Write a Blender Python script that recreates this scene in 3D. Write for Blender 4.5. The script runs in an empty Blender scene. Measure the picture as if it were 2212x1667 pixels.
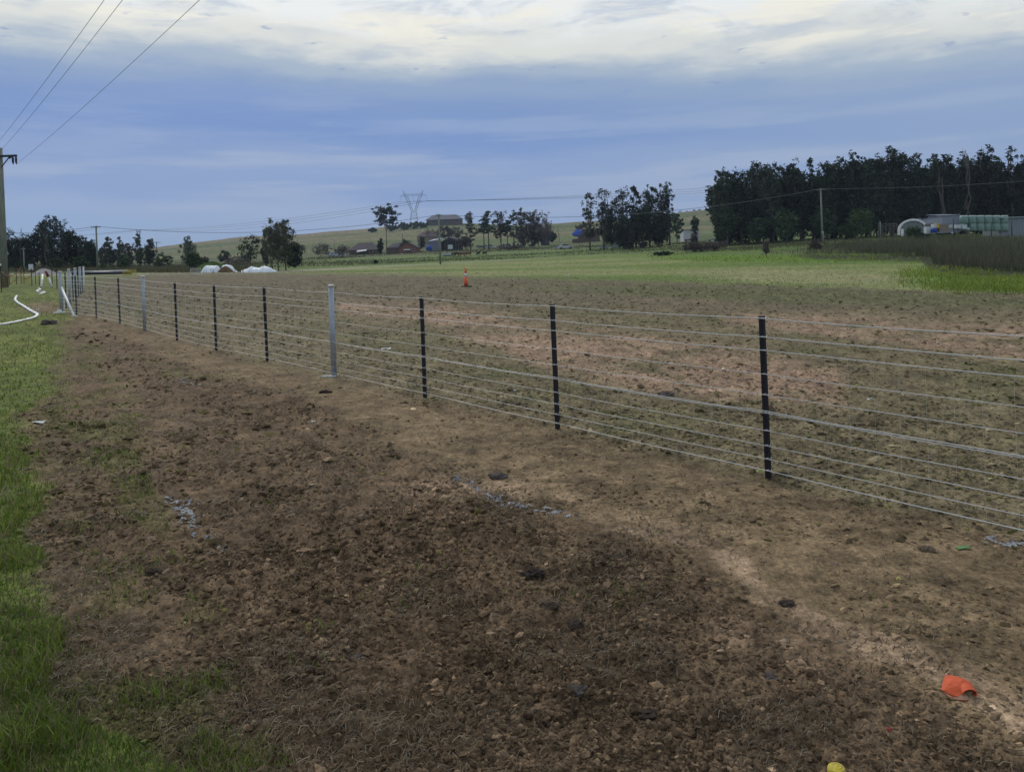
import bpy, math, random
import numpy as np
from mathutils import Vector, Matrix
random.seed(7); rng = np.random.default_rng(11)
C = bpy.context.scene.collection
# ------------------------------------------------------------------ camera
F = 1664.0; CX, CY = 1106.0, 548.0; TH = math.radians(2.1); ct, st = math.cos(TH), math.sin(TH); EYE = 1.65
cam = bpy.data.cameras.new('camera'); co = bpy.data.objects.new('camera', cam); C.objects.link(co)
cam.sensor_width = 36; cam.lens = F / 2212 * 36; cam.shift_y = -(833.5 - CY) / 2212
cam.clip_start = 0.05; cam.clip_end = 20000
co.matrix_world = Matrix(((ct, st, 0, 0), (0, 0, -1, 0), (-st, ct, 0, EYE), (0, 0, 0, 1)))
sc = bpy.context.scene; sc.camera = co
# ------------------------------------------------------------------ sky, sun, exposure
def lin(c):
    return tuple(((v/255)/12.92 if v/255 <= .04045 else ((v/255+.055)/1.055)**2.4) for v in c)
SUN_EL, SUN_AZ = math.radians(38), math.radians(-25)
world = bpy.data.worlds.new('World'); sc.world = world; world.use_nodes = True
def make_sky():
    nt = world.node_tree; N = nt.nodes; L = nt.links; N.clear()
    def nd(t, **k):
        n = N.new(t)
        for a, v in k.items(): setattr(n, a, v)
        return n
    def m(op, a, b=None, c=None, clamp=False):
        n = nd('ShaderNodeMath', operation=op, use_clamp=clamp)
        for i, v in enumerate((a, b, c)):
            if v is None: continue
            if isinstance(v, (int, float)): n.inputs[i].default_value = v
            else: L.new(v, n.inputs[i])
        return n.outputs[0]
    def mix(f, a, b):
        n = nd('ShaderNodeMix', data_type='RGBA'); 
        for i, v in ((0, f), (6, a), (7, b)):
            if isinstance(v, (int, float)): n.inputs[i].default_value = v
            elif isinstance(v, tuple): n.inputs[i].default_value = (*lin(v), 1)
            else: L.new(v, n.inputs[i])
        return n.outputs[2]
    tc = nd('ShaderNodeTexCoord'); sx = nd('ShaderNodeSeparateXYZ'); L.new(tc.outputs['Generated'], sx.inputs[0])
    X, Y, Z = sx.outputs
    el = m('MULTIPLY', m('ARCSINE', Z), 57.2958); az = m('MULTIPLY', m('ARCTAN2', X, Y), 57.2958)
    def noise(sa, se, scale_off, detail=5, rough=.55, dist=0.0):
        cx = nd('ShaderNodeCombineXYZ'); L.new(m('DIVIDE', az, sa), cx.inputs[0]); L.new(m('DIVIDE', el, se), cx.inputs[1]); cx.inputs[2].default_value = scale_off
        n = nd('ShaderNodeTexNoise'); n.inputs['Scale'].default_value = 1; n.inputs['Detail'].default_value = detail
        n.inputs['Roughness'].default_value = rough; n.inputs['Distortion'].default_value = dist
        L.new(cx.outputs[0], n.inputs['Vector']); return n.outputs['Fac']
    slope = m('MULTIPLY', m('MAXIMUM', m('MINIMUM', az, 60.), -60.), .038)
    w1 = m('MULTIPLY', m('SUBTRACT', noise(16, 4.5, 3.3, 6, .6), .5), 5.0)
    e = m('ADD', m('ADD', el, slope), w1)
    def ramp(f, pts, interp='EASE'):
        n = nd('ShaderNodeValToRGB'); n.color_ramp.interpolation = interp
        el_ = n.color_ramp.elements
        while len(el_) < len(pts): el_.new(.5)
        for q, (p, c) in zip(el_, pts): q.position = p; q.color = (*lin(c), 1)
        L.new(f, n.inputs[0]); return n.outputs[0]
    # e: degrees, 0..24
    base = ramp(m('DIVIDE', e, 24, clamp=True), [(0, (142, 174, 214)), (.05, (137, 168, 212)), (.12, (143, 168, 210)), (.2, (130, 157, 205)), (.27, (136, 160, 204)), (.35, (117, 148, 202)),
        (.43, (123, 151, 200)), (.50, (141, 164, 199)), (.555, (166, 183, 203)), (.615, (226, 228, 222)), (.70, (242, 245, 244)), (.85, (236, 240, 242)), (1, (206, 214, 222))])
    # lavender streaks low in the sky
    s2 = ramp(noise(22, 1.7, 9.1, 5, .6), [(.44, (0, 0, 0)), (.6, (255, 255, 255))])
    low = m('MULTIPLY', m('SUBTRACT', 1., m('DIVIDE', m('ABSOLUTE', m('SUBTRACT', e, 6.)), 7.), clamp=True), .8)
    c1 = mix(m('MULTIPLY', s2, low), base, (158, 176, 208))
    # darker blue cores
    s3 = ramp(noise(26, 3.4, 24.7, 6, .58), [(.46, (0, 0, 0)), (.62, (255, 255, 255))])
    lw = m('MULTIPLY', m('SUBTRACT', 1., m('DIVIDE', m('ABSOLUTE', m('SUBTRACT', e, 8.5)), 4.5), clamp=True), .75)
    c2 = mix(m('MULTIPLY', s3, lw), c1, (110, 143, 201))
    # right of the frame is greyer and paler
    rg = m('MULTIPLY', m('DIVIDE', m('SUBTRACT', az, 0.), 30., clamp=True), .45)
    mid = m('SUBTRACT', 1., m('DIVIDE', m('ABSOLUTE', m('SUBTRACT', e, 9.)), 9.), clamp=True)
    c3 = mix(m('MULTIPLY', rg, mid), c2, (172, 188, 208))
    # bright upper deck broken by grey-blue fleece and cream glow
    up = m('DIVIDE', m('SUBTRACT', e, 13.), 3., clamp=True)
    s4 = ramp(noise(9, 2.6, 5.2, 7, .62, .6), [(.47, (0, 0, 0)), (.64, (255, 255, 255))])
    c4 = mix(m('MULTIPLY', m('MULTIPLY', s4, up), .55), c3, (164, 182, 208))
    s5 = ramp(noise(12, 2.2, 31.0, 6, .6), [(.5, (0, 0, 0)), (.62, (255, 255, 255))])
    edge = m('SUBTRACT', 1., m('DIVIDE', m('ABSOLUTE', m('SUBTRACT', e, 16.)), 3.0), clamp=True)
    c5 = mix(m('MULTIPLY', m('MULTIPLY', s5, edge), .85), c4, (250, 246, 230))
    # small detached dark scraps
    s6 = ramp(noise(3.2, 1.0, 77.0, 4, .55), [(.64, (0, 0, 0)), (.72, (255, 255, 255))])
    c6 = mix(m('MULTIPLY', m('MULTIPLY', s6, m('SUBTRACT', 1., m('DIVIDE', m('ABSOLUTE', m('SUBTRACT', e, 14.)), 5.), clamp=True)), .6), c5, (120, 146, 196))
    sky = nd('ShaderNodeTexSky', sky_type='NISHITA', sun_disc=False); sky.sun_elevation = SUN_EL; sky.sun_rotation = SUN_AZ
    b1 = nd('ShaderNodeBackground'); b1.inputs[1].default_value = .08; L.new(sky.outputs[0], b1.inputs[0])
    b2 = nd('ShaderNodeBackground'); b2.inputs[1].default_value = 1.0; L.new(c6, b2.inputs[0])
    ms = nd('ShaderNodeMixShader'); ms.inputs[0].default_value = .93
    out = nd('ShaderNodeOutputWorld'); L.new(b1.outputs[0], ms.inputs[1]); L.new(b2.outputs[0], ms.inputs[2]); L.new(ms.outputs[0], out.inputs[0])
make_sky()
sun = bpy.data.lights.new('sun', 'SUN'); sun.energy = 1.5; sun.angle = math.radians(24); sun.color = (1, .93, .82)
so = bpy.data.objects.new('sun', sun); C.objects.link(so)
sd = Vector((math.sin(SUN_AZ)*math.cos(SUN_EL), math.cos(SUN_AZ)*math.cos(SUN_EL), math.sin(SUN_EL)))
so.rotation_euler = sd.to_track_quat('Z', 'Y').to_euler()
sc.view_settings.view_transform = 'Standard'; sc.view_settings.look = 'None'; sc.view_settings.exposure = 0.0; sc.view_settings.gamma = 1
# ------------------------------------------------------------------ terrain maths (distances in metres, x right, y forward)
def uv(px, py):
    du, dv = px - CX, CY - py
    return du*ct + dv*st, -du*st + dv*ct
def plane_ab():
    (u1, v1), (u2, v2) = uv(-305, 567), uv(1106, 556)
    a = (v1 - v2) / (u1 - u2); return a, (v1 - a*u1) / F
PA, PB = plane_ab()
PXS = [-800, 0, 200, 338, 500, 650, 800, 950, 1190, 1300, 1470, 1530, 1700, 1850, 2050, 2212, 3000]
ROWS = {
 90:  [601, 595, 593.5, 592, 591, 590, 589, 587.5, 585, 583, 579, 577, 573, 569, 566, 560, 550],
 120: [594, 588, 587, 586, 584, 582, 580, 578, 573.5, 570, 563, 561, 553, 543, 531, 528, 515],
 150: [590, 585, 584, 583, 581, 578, 575, 571, 564, 561, 550, 546, 530, 519, 513, 508, 505],
 190: [586, 582, 581, 580, 578, 573, 569, 563, 553, 548, 538, 533, 521, 514, 508, 504, 500],
 270: [582, 578, 577, 575, 572, 565, 558, 551, 541, 537, 527, 522, 513, 508, 503, 498, 490],
 350: [575, 572, 572, 569, 562, 555, 549, 543, 533, 529, 519, 514, 508, 503, 497, 492, 485],
 500: [570, 568, 567, 559, 551, 543, 536, 523, 515, 511, 502, 498, 496, 491, 486, 482, 475],
 700: [566, 563, 560, 546, 533, 523, 512, 500, 500, 494, 478, 472, 466, 463, 460, 458, 455],
 900: [562, 559, 548, 534, 514, 506, 493, 481, 486, 480, 458, 451, 447, 445, 442, 440, 435],
 1500:[566, 563, 552, 542, 526, 518, 505, 493, 494, 488, 468, 461, 457, 455, 452, 450, 445],
 6000:[568, 565, 558, 550, 540, 532, 520, 510, 506, 498, 478, 470, 467, 465, 462, 460, 455]}
UG = np.linspace(-1900, 1900, 153)
DS = [0.5, 60] + sorted(ROWS)
def _tab():
    rows = []
    for D in DS:
        pv = (PA*UG + PB*F) - EYE*F/D
        if D in ROWS:
            p = [uv(a, b) for a, b in zip(PXS, ROWS[D])]
            pv = np.interp(UG, [q[0] for q in p], [q[1] for q in p])
            k = np.ones(9)/9; pv = np.convolve(np.pad(pv, 4, mode='edge'), k, 'valid')
        rows.append(pv)
    return np.array(rows)
VT = _tab(); IVD = np.array([1/d for d in DS])[::-1]; VTr = VT[::-1]
def terrain(x, y):
    x = np.asarray(x, float); y = np.asarray(y, float)
    r = np.hypot(x, y) + 1e-6; az = np.arctan2(x, y)
    am = math.atan(1900/F); ac = np.clip(az, -am, am); u = np.tan(ac)*F; D = np.maximum(r*np.cos(ac), .55)
    iv = np.clip(1/D, 1/6000, 1/.5)
    k = np.clip(np.searchsorted(IVD, iv, side='right')-1, 0, len(IVD)-2); t = (iv-IVD[k])/(IVD[k+1]-IVD[k])
    g = (u-UG[0])/(UG[1]-UG[0]); j = np.clip(g.astype(int), 0, len(UG)-2); s = g-j
    v = (1-t)*((1-s)*VTr[k, j]+s*VTr[k, j+1]) + t*((1-s)*VTr[k+1, j]+s*VTr[k+1, j+1])
    z = EYE + v/F*D
    pl = PA*x + PB*y
    w = np.clip((np.radians(150)-np.abs(az))/np.radians(60), 0, 1)*np.clip((D-50)/10, 0, 1)
    return pl + (z-pl)*w
def h2(ix, iy, s):
    h = (ix.astype(np.int64)*374761393 + iy.astype(np.int64)*668265263 + s*1442695041) & 0xffffffff
    h = ((h ^ (h >> 13))*1274126177) & 0xffffffff
    return ((h ^ (h >> 16)) & 0xffff)/65535.0
def vn(x, y, s=0):
    ix = np.floor(x); iy = np.floor(y); fx = x-ix; fy = y-iy
    fx = fx*fx*(3-2*fx); fy = fy*fy*(3-2*fy)
    a = h2(ix, iy, s); b = h2(ix+1, iy, s); c = h2(ix, iy+1, s); d = h2(ix+1, iy+1, s)
    return (a*(1-fx)+b*fx)*(1-fy) + (c*(1-fx)+d*fx)*fy
def fbm(x, y, s=0, o=4):
    t = 0; a = .5; n = 0
    for i in range(o):
        t = t + a*vn(x*2**i+13.7*i, y*2**i-7.1*i, s+i); n += a; a *= .5
    return t/n
def topx(x, y, z):
    u = x/y*F; v = (z-EYE)/y*F
    du = u*ct - v*st; dv = u*st + v*ct
    return CX+du, CY-dv
def sstep(a, b, x): t = np.clip((x-a)/(b-a), 0, 1); return t*t*(3-2*t)
def band(px, py, cx, cy, hw):
    c = np.interp(px, cx, cy); h = np.interp(px, cx, hw)
    ends = sstep(cx[0]-1, cx[0]+60, px)*(1-sstep(cx[-1]-60, cx[-1]+1, px)) if cx[-1] < 2200 else sstep(cx[0]-1, cx[0]+60, px)
    return (1-sstep(.55, 1.3, np.abs(py-c)/h))*ends
def ell(px, py, cx, cy, rx, ry, k=0.0):
    dx = px-cx; dy = py-cy-k*dx
    return 1-sstep(.55, 1.25, np.hypot(dx/rx, dy/ry))
FE_X, FE_Y = [-900, 170, 270, 350, 500, 700, 850, 1000, 1200, 1400, 1600, 1900, 2212, 3200], [610, 604, 600, 594, 593, 594, 597, 602, 606, 612, 618, 628, 636, 660]
def masks(x, y):
    """what the ground is made of at (x, y): soft weights laid out along the paddock as it lies in the place"""
    z = terrain(x, y); yy = np.maximum(y, 1.2); px, py = topx(x, yy, z)
    r = np.hypot(x, y)
    n1 = fbm(x*.9, y*.9, 5, 4)-.5; n2 = fbm(x*.22+9, y*.22, 15, 4)-.5; n3 = fbm(x*3.5, y*3.5, 25, 3)-.5
    wx = 900/np.maximum(r, 2)*n1 + 900/np.maximum(r, 2)*n3*.35
    qx = px + np.clip(wx, -140, 140); qy = py + np.clip(n2*160/np.maximum(r, 6)*4 + n3*20, -30, 30)*sstep(600, 720, py)
    M = {}
    eL = np.interp(py, [560, 604, 625, 640, 700, 770, 850, 900, 960, 1060, 1200, 1290, 1350, 1450, 1530, 1600, 1700, 2400],
                       [300, 235, 195, 150, 133, 122, 105, 62, 55, 58, 60, 62, 75, 80, 125, 330, 500, 600])
    M['grass'] = 1-sstep(-26, 34, qx-eL+n3*40)
    half = ell(qx, qy, 215, 880, 110, 130, .6)*.7 + ell(qx, qy, 290, 1050, 90, 70, .8)*.8 + ell(qx, qy, 140, 1000, 90, 160)*.4 + ell(qx, qy, 390, 790, 130, 22, .12)*.6 + ell(qx, qy, 200, 775, 28, 40)*.6 \
         + ell(qx, qy, 240, 1500, 280, 280)*.75 + ell(qx, qy, 300, 1640, 330, 90)*.6
    M['weeds'] = np.clip(half*np.clip(.75+3.0*n1+3*n3, 0, 1.6), 0, 1)
    fx = np.interp(px, FE_X, FE_Y)
    M['field'] = 1-sstep(-8, 6, py+n1*12+n3*7-fx+3)
    fence = np.interp(px, [-900, 133, 259, 722, 1205, 1661, 2212, 3000], [600, 676, 700, 814, 926, 1034, 1166, 1352])
    M['behind'] = (1-sstep(-18, 14, qy-fence))*sstep(120, 200, px)
    M['tan'] = band(qx, qy, [140, 250, 500, 722, 900, 1200, 1500, 1800, 2212, 3000], [690, 705, 780, 835, 925, 1010, 1090, 1200, 1370, 1600], [14, 18, 32, 45, 70, 95, 120, 170, 240, 300])
    M['dust'] = band(qx, qy, [1180, 1480, 1700, 2000, 2212, 2600], [1080, 1165, 1285, 1408, 1530, 1700], [24, 20, 22, 26, 26, 26])*np.clip(.7+3*n3+2*n1, 0, 1) \
         + ell(qx, qy, 1000, 1045, 150, 28)*.6 + ell(qx, qy, 1780, 1390, 200, 45, .3)*.45 + ell(qx, qy, 1560, 1640, 60, 18)*.5 + ell(qx, qy, 2190, 1655, 60, 14)*.8
    M['dust'] = np.clip(M['dust'], 0, 1)
    M['red'] = ell(qx, qy, 950, 1340, 560, 300, .2)*.8 + ell(qx, qy, 200, 1150, 150, 40)*.6 + ell(qx, qy, 480, 860, 260, 60, .3)*.5
    M['red'] = np.clip(M['red'], 0, 1)
    M['pink'] = np.clip(band(qx, qy, [690, 900, 1000, 1150, 1300, 1450, 1650, 1850], [655, 670, 695, 742, 772, 792, 825, 850], [12, 22, 34, 48, 58, 64, 56, 40]) + band(qx, qy, [1550, 1800, 2212, 3000], [690, 705, 740, 800], [14, 28, 44, 60])*.8
         + band(qx, qy, [1000, 1300, 1600], [625, 640, 655], [5, 7, 7])*.4, 0, 1)*np.clip(.75+2.6*n1+1.4*n3, 0, 1)*M['behind']
    M['px'], M['py'], M['r'], M['z'] = px, py, r, z; M['n1'], M['n2'], M['n3'] = n1, n2, n3
    return M
def ground_color(x, y, M=None):
    M = M or masks(x, y); px, py, n1, n2, n3 = M['px'], M['py'], M['n1'], M['n2'], M['n3']
    sh = x.shape
    def lay(c, col, w):
        w = np.clip(w, 0, 1)[..., None]; return c*(1-w) + np.array(col)*w
    nf = fbm(x*7, y*7, 41, 3)-.5; mott = (fbm(x*2.3, y*2.3, 43, 4)-.5)*(1-.6*M['field'])
    c = np.ones(sh+(3,))*np.array((.108, .080, .054))
    c = lay(c, (.100, .073, .049), M['red'])
    c = lay(c, (.075, .070, .040), sstep(.0, .25, n2+n1*.5)*.55)
    c = lay(c, (.150, .116, .074), M['tan']*.85)
    c = lay(c, (.125, .112, .072), M['behind']*.85)
    c = lay(c, (.090, .092, .048), M['behind']*sstep(.02, .2, n1+n2*.5)*.55)
    c = lay(c, (.25, .18, .138), M['pink']*.85)
    c = lay(c, (.27, .205, .15), M['dust']*.75)
    c = lay(c, (.082, .092, .034), M['weeds']*.6)
    c = lay(c, (.10, .07, .048), sstep(.1, .3, n1)*.35*(1-M['behind']))
    c = lay(c, (.085, .112, .030), M['grass'])
    c = lay(c, (.125, .145, .04), M['grass']*sstep(.0, .2, n2+.3*n1)*.6)
    c = lay(c, (.13, .10, .07), M['grass']*ell(px, py, 100, 665, 60, 14)*.9)
    # dark damp belt at the far end of the worked soil
    c = lay(c, (.088, .078, .055), (1-sstep(640, 690, py+n1*30))*(M['behind'])*.6)
    c = lay(c, (.075, .09, .038), ell(px, py, 1750, 640, 700, 16, .03)*.6*M['behind'])
    c = c*np.array([1.13, 1.06, .97])
    # far fields
    f = np.ones(sh+(3,))*np.array((.125, .165, .042))
    st_ = fbm(x*.02, y*.11, 61, 4)-.5
    f = lay(f, (.19, .195, .085), sstep(-.06, .14, st_+n2*.3)*.8)
    f = lay(f, (.085, .135, .028), sstep(.04, .2, -st_+n1*.2)*.7)
    f = lay(f, (.25, .225, .125), ell(px, py+n1*6, 1780, 600, 300, 17, .02)*.6)
    lush = np.clip(ell(px, py, 2160, 602, 215, 36, .02)+ell(px, py, 1720, 556, 320, 11)*1.1, 0, 1)
    f = lay(f, (.09, .155, .018), lush)
    f = lay(f, (.03, .036, .018), sstep(1690, 1760, px+n1*60)*(1-sstep(0, 8, py+n1*8-np.interp(px, [1690, 1720, 1800, 1990, 2010, 2050, 2212, 2600], [545, 552, 557, 560, 580, 588, 600, 608])))*sstep(508, 520, py)*(1-sstep(150, 170, M['r'])))
    road_y = np.interp(px, [-900, 170, 476, 620, 773, 915, 1077, 1300], [596, 593.5, 590.5, 586.5, 578, 571, 563, 553])
    padd = sstep(2, 4, road_y-py)
    f = lay(f, (.080, .125, .032), padd*.85)
    f = lay(f, (.13, .14, .065), padd*sstep(.0, .2, st_)*.6)
    rd = (1-sstep(1.2, 2.2, np.abs(py-road_y+n1*1.0)))*(1-sstep(1050, 1330, px))
    f = lay(f, (.27, .25, .2), rd*.75*(1-.5*sstep(600, 1000, px)))
    hill = sstep(380, 560, M['r'])
    hc = fbm(x*.006, y*.02, 71, 5)-.5; hd = fbm(x*.03, y*.06, 81, 4)-.5
    hcol = np.ones(sh+(3,))*np.array((.105, .112, .046))
    hcol = lay(hcol, (.155, .135, .075), sstep(-.04, .12, hc+hd*.5)*.85)
    hcol = lay(hcol, (.055, .085, .026), sstep(.04, .16, -hc+hd*.8)*.7)
    hcol = lay(hcol, (.17, .13, .08), sstep(850, 930, M['r']+hd*60)*.7)
    f = f*(1-hill[..., None]) + hcol*hill[..., None]
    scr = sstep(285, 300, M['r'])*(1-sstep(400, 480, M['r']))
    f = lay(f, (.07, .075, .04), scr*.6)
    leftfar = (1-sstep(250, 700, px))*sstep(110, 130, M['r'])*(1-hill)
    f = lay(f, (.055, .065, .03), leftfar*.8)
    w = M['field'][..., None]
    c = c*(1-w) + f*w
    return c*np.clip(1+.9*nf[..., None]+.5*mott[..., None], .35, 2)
def relief(x, y, M):
    r = M['r']; near = lambda a, b: 1-sstep(a, b, r)
    soft = np.clip(1-M['grass'], 0, 1)*(1-M['field'])
    rough = soft*(.95+.75*M['red'])*(1-.62*M['tan']) + .25*(1-soft)
    rid = lambda s, k, o: 1-np.abs(2*fbm(x*s, y*s, k, o)-1)*2
    lump = np.clip(fbm(x*9, y*9, 101, 3)-.42, 0, 1)
    z = .05*(fbm(x*1.1, y*1.1, 91, 3)-.5)*soft + .07*lump*rough*near(30, 60)
    z = z + .030*(fbm(x*26, y*26, 111, 2)-.5)*rough*near(9, 16)
    z = z + .013*(fbm(x*70, y*70, 121, 2)-.5)*rough*near(4.5, 7)
    z = z + .075*(fbm(x*3.2, y*3.2, 131, 3)-.5)*soft*sstep(3, 14, r)*(1+M['pink'])
    z = z + .02*(fbm(x*3, y*3, 141, 2)-.5)*(1-soft)*near(70, 90)
    z = z + sstep(90, 200, r)*.5*(fbm(x*.05, y*.05, 151, 3)-.5) + sstep(450, 700, r)*5*(fbm(x*.012, y*.012, 161, 4)-.5)
    z = z - .02*ell(M['px'], M['py'], 1400, 985, 600, 14, .235)*near(12, 20)
    return z
def ground_z(x, y):
    x = np.atleast_1d(np.asarray(x, float)); y = np.atleast_1d(np.asarray(y, float))
    M = masks(x, y); return M['z'] + relief(x, y, M)
def G(px, py, dz=0.0):
    """point on the near ground plane seen along a direction"""
    u, v = uv(px, py); k = EYE/(PA*u + PB*F - v)
    return Vector((u*k, F*k, PA*u*k + PB*F*k + dz))
def T(px, D):
    du = px-CX; z = 0.0; x = du/F*D
    for _ in range(5):
        z = float(terrain(x, D)); v = (z-EYE)/D*F; dv = (v+du*st)/ct; x = (du*ct+dv*st)/F*D
    return Vector((x, D, float(ground_z(x, D)[0])))
def Zat(px, py, D):
    return EYE + uv(px, py)[1]/F*D
def S(px_, D): return px_*D/F
# ------------------------------------------------------------------ materials
MATS = {}
def mat(name, col, rough=.8, metal=0.0, var=.25, scale=3.0, bump=0.0, attr=None, spec=.3, trans=0.0, col2=None, stretch=None):
    if name in MATS: return MATS[name]
    m = bpy.data.materials.new(name); m.use_nodes = True; nt = m.node_tree; N = nt.nodes; L = nt.links
    b = N['Principled BSDF']; b.inputs['Roughness'].default_value = rough; b.inputs['Metallic'].default_value = metal
    b.inputs['Specular IOR Level'].default_value = spec
    tc = N.new('ShaderNodeTexCoord'); mp = N.new('ShaderNodeMapping'); L.new(tc.outputs['Object'], mp.inputs[0])
    if stretch: mp.inputs['Scale'].default_value = stretch
    nz = N.new('ShaderNodeTexNoise'); nz.inputs['Scale'].default_value = scale; nz.inputs['Detail'].default_value = 6; nz.inputs['Roughness'].default_value = .65
    L.new(mp.outputs[0], nz.inputs['Vector'])
    if attr:
        at = N.new('ShaderNodeAttribute'); at.attribute_name = attr; src = at.outputs['Color']
    else:
        rg = N.new('ShaderNodeRGB'); rg.outputs[0].default_value = (*col, 1); src = rg.outputs[0]
    if col2:
        mx0 = N.new('ShaderNodeMix'); mx0.data_type = 'RGBA'; n2 = N.new('ShaderNodeTexNoise'); n2.inputs['Scale'].default_value = scale*.4; n2.inputs['Detail'].default_value = 5
        L.new(mp.outputs[0], n2.inputs['Vector']); mr0 = N.new('ShaderNodeMapRange'); mr0.inputs[1].default_value = .45; mr0.inputs[2].default_value = .62
        L.new(n2.outputs['Fac'], mr0.inputs[0]); L.new(mr0.outputs[0], mx0.inputs[0]); L.new(src, mx0.inputs[6]); mx0.inputs[7].default_value = (*col2, 1); src = mx0.outputs[2]
    mr = N.new('ShaderNodeMapRange'); mr.inputs[1].default_value = .25; mr.inputs[2].default_value = .75; mr.inputs[3].default_value = 1-var; mr.inputs[4].default_value = 1+var
    L.new(nz.outputs['Fac'], mr.inputs[0])
    mx = N.new('ShaderNodeMix'); mx.data_type = 'RGBA'; mx.blend_type = 'MULTIPLY'; mx.inputs[0].default_value = 1
    L.new(src, mx.inputs[6]); L.new(mr.outputs[0], mx.inputs[7]); L.new(mx.outputs[2], b.inputs['Base Color'])
    if bump:
        bp = N.new('ShaderNodeBump'); bp.inputs['Strength'].default_value = bump; bp.inputs['Distance'].default_value = .02
        L.new(nz.outputs['Fac'], bp.inputs['Height']); L.new(bp.outputs[0], b.inputs['Normal'])
    if trans:
        tr = N.new('ShaderNodeBsdfTranslucent'); L.new(mx.outputs[2], tr.inputs[0]); ms = N.new('ShaderNodeMixShader'); ms.inputs[0].default_value = trans
        out = N['Material Output']; L.new(b.outputs[0], ms.inputs[1]); L.new(tr.outputs[0], ms.inputs[2]); L.new(ms.outputs[0], out.inputs[0])
    MATS[name] = m; return m
def tag(o, label=None, cat=None, group=None, kind=None):
    if label: o['label'] = label
    if cat: o['category'] = cat
    if group: o['group'] = group
    if kind: o['kind'] = kind
    return o
def empty(name, loc, rz=0, **k):
    o = bpy.data.objects.new(name, None); C.objects.link(o); o.location = loc; o.rotation_euler = (0, 0, rz); return tag(o, **k)
def link(name, me, m, parent=None, loc=None, rz=0):
    o = bpy.data.objects.new(name, me); C.objects.link(o)
    if m and not me.materials: me.materials.append(m)
    if parent: o.parent = parent
    if loc is not None: o.location = loc
    if rz: o.rotation_euler = (0, 0, rz)
    return o
def npmesh(name, V, Fc, n, col=None, smooth=False):
    """fast mesh: V (k,3), Fc (f,n) all faces with n corners"""
    me = bpy.data.meshes.new(name); me.vertices.add(len(V)); me.vertices.foreach_set('co', np.asarray(V, np.float32).ravel())
    Fc = np.asarray(Fc, np.int32); me.loops.add(Fc.size); me.loops.foreach_set('vertex_index', Fc.ravel())
    me.polygons.add(len(Fc)); me.polygons.foreach_set('loop_start', np.arange(len(Fc), dtype=np.int32)*n)
    me.polygons.foreach_set('use_smooth', np.full(len(Fc), smooth, dtype=bool))
    if col is not None:
        a = me.color_attributes.new('tint', 'FLOAT_COLOR', 'POINT'); c = np.ones((len(V), 4), np.float32); c[:, :3] = col; a.data.foreach_set('color', c.ravel())
    me.update(calc_edges=True); return me
class MB:
    def __init__(s): s.v = []; s.f = []; s.sm = []
    def add(s, vs, fs, smooth=False):
        k = len(s.v); s.v += [tuple(p) for p in vs]; s.f += [tuple(i+k for i in f) for f in fs]; s.sm += [smooth]*len(fs); return s
    def box(s, c, d, rz=0, rx=0, ry=0):
        M = Matrix.Translation(c) @ Matrix.Rotation(rz, 4, 'Z') @ Matrix.Rotation(rx, 4, 'X') @ Matrix.Rotation(ry, 4, 'Y')
        vs = [M @ Vector((x*d[0]/2, y*d[1]/2, z*d[2]/2)) for x in (-1, 1) for y in (-1, 1) for z in (-1, 1)]
        return s.add(vs, [(0, 1, 3, 2), (4, 6, 7, 5), (0, 4, 5, 1), (2, 3, 7, 6), (0, 2, 6, 4), (1, 5, 7, 3)])
    def bar(s, a, b, w, h=None):
        a, b = Vector(a), Vector(b); h = h or w; d = (b-a).normalized(); u = d.cross(Vector((0, 0, 1)))
        u = Vector((1, 0, 0)) if u.length < 1e-4 else u.normalized(); t = u.cross(d)
        vs = [p + u*i*w/2 + t*j*h/2 for p in (a, b) for i, j in ((-1, -1), (1, -1), (1, 1), (-1, 1))]
        return s.add(vs, [(0, 1, 2, 3), (7, 6, 5, 4), (0, 4, 5, 1), (1, 5, 6, 2), (2, 6, 7, 3), (3, 7, 4, 0)])
    def tube(s, pts, r, n=6, cap=True, flat=1.0):
        pts = [Vector(p) for p in pts]; k0 = len(pts); rr = r if isinstance(r, (list, tuple)) else [r]*k0; vs = []
        for i, p in enumerate(pts):
            d = (pts[min(i+1, k0-1)]-pts[max(i-1, 0)]); d = d.normalized() if d.length > 1e-9 else Vector((0, 0, 1))
            ref = Vector((0, 0, 1)) if abs(d.z) < .9 else Vector((1, 0, 0)); u = d.cross(ref).normalized(); w = u.cross(d)
            vs += [p + (u*math.cos(6.28318*j/n) + w*math.sin(6.28318*j/n)*flat)*rr[i] for j in range(n)]
        fs = [(i*n+j, i*n+(j+1) % n, (i+1)*n+(j+1) % n, (i+1)*n+j) for i in range(k0-1) for j in range(n)]
        if cap: fs += [tuple(range(n))[::-1], tuple((k0-1)*n+j for j in range(n))]
        return s.add(vs, fs, n > 5)
    def loft(s, rings, cap=True, smooth=False):
        n = len(rings[0]); vs = [p for r in rings for p in r]
        fs = [(i*n+j, i*n+(j+1) % n, (i+1)*n+(j+1) % n, (i+1)*n+j) for i in range(len(rings)-1) for j in range(n)]
        if cap: fs += [tuple(range(n))[::-1], tuple((len(rings)-1)*n+j for j in range(n))]
        return s.add(vs, fs, smooth)
    def prism(s, poly, y0, y1):
        """polygon in x,z extruded along y"""
        n = len(poly); return s.loft([[(x, y0, z) for x, z in poly], [(x, y1, z) for x, z in poly]])
    def build(s, name, m, parent=None, loc=None, rz=0, label=None):
        me = bpy.data.meshes.new(name); me.from_pydata(s.v, [], s.f); me.polygons.foreach_set('use_smooth', s.sm); me.update()
        o = link(name, me, m, parent, loc, rz)
        if label: o['label'] = label
        return o
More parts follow.
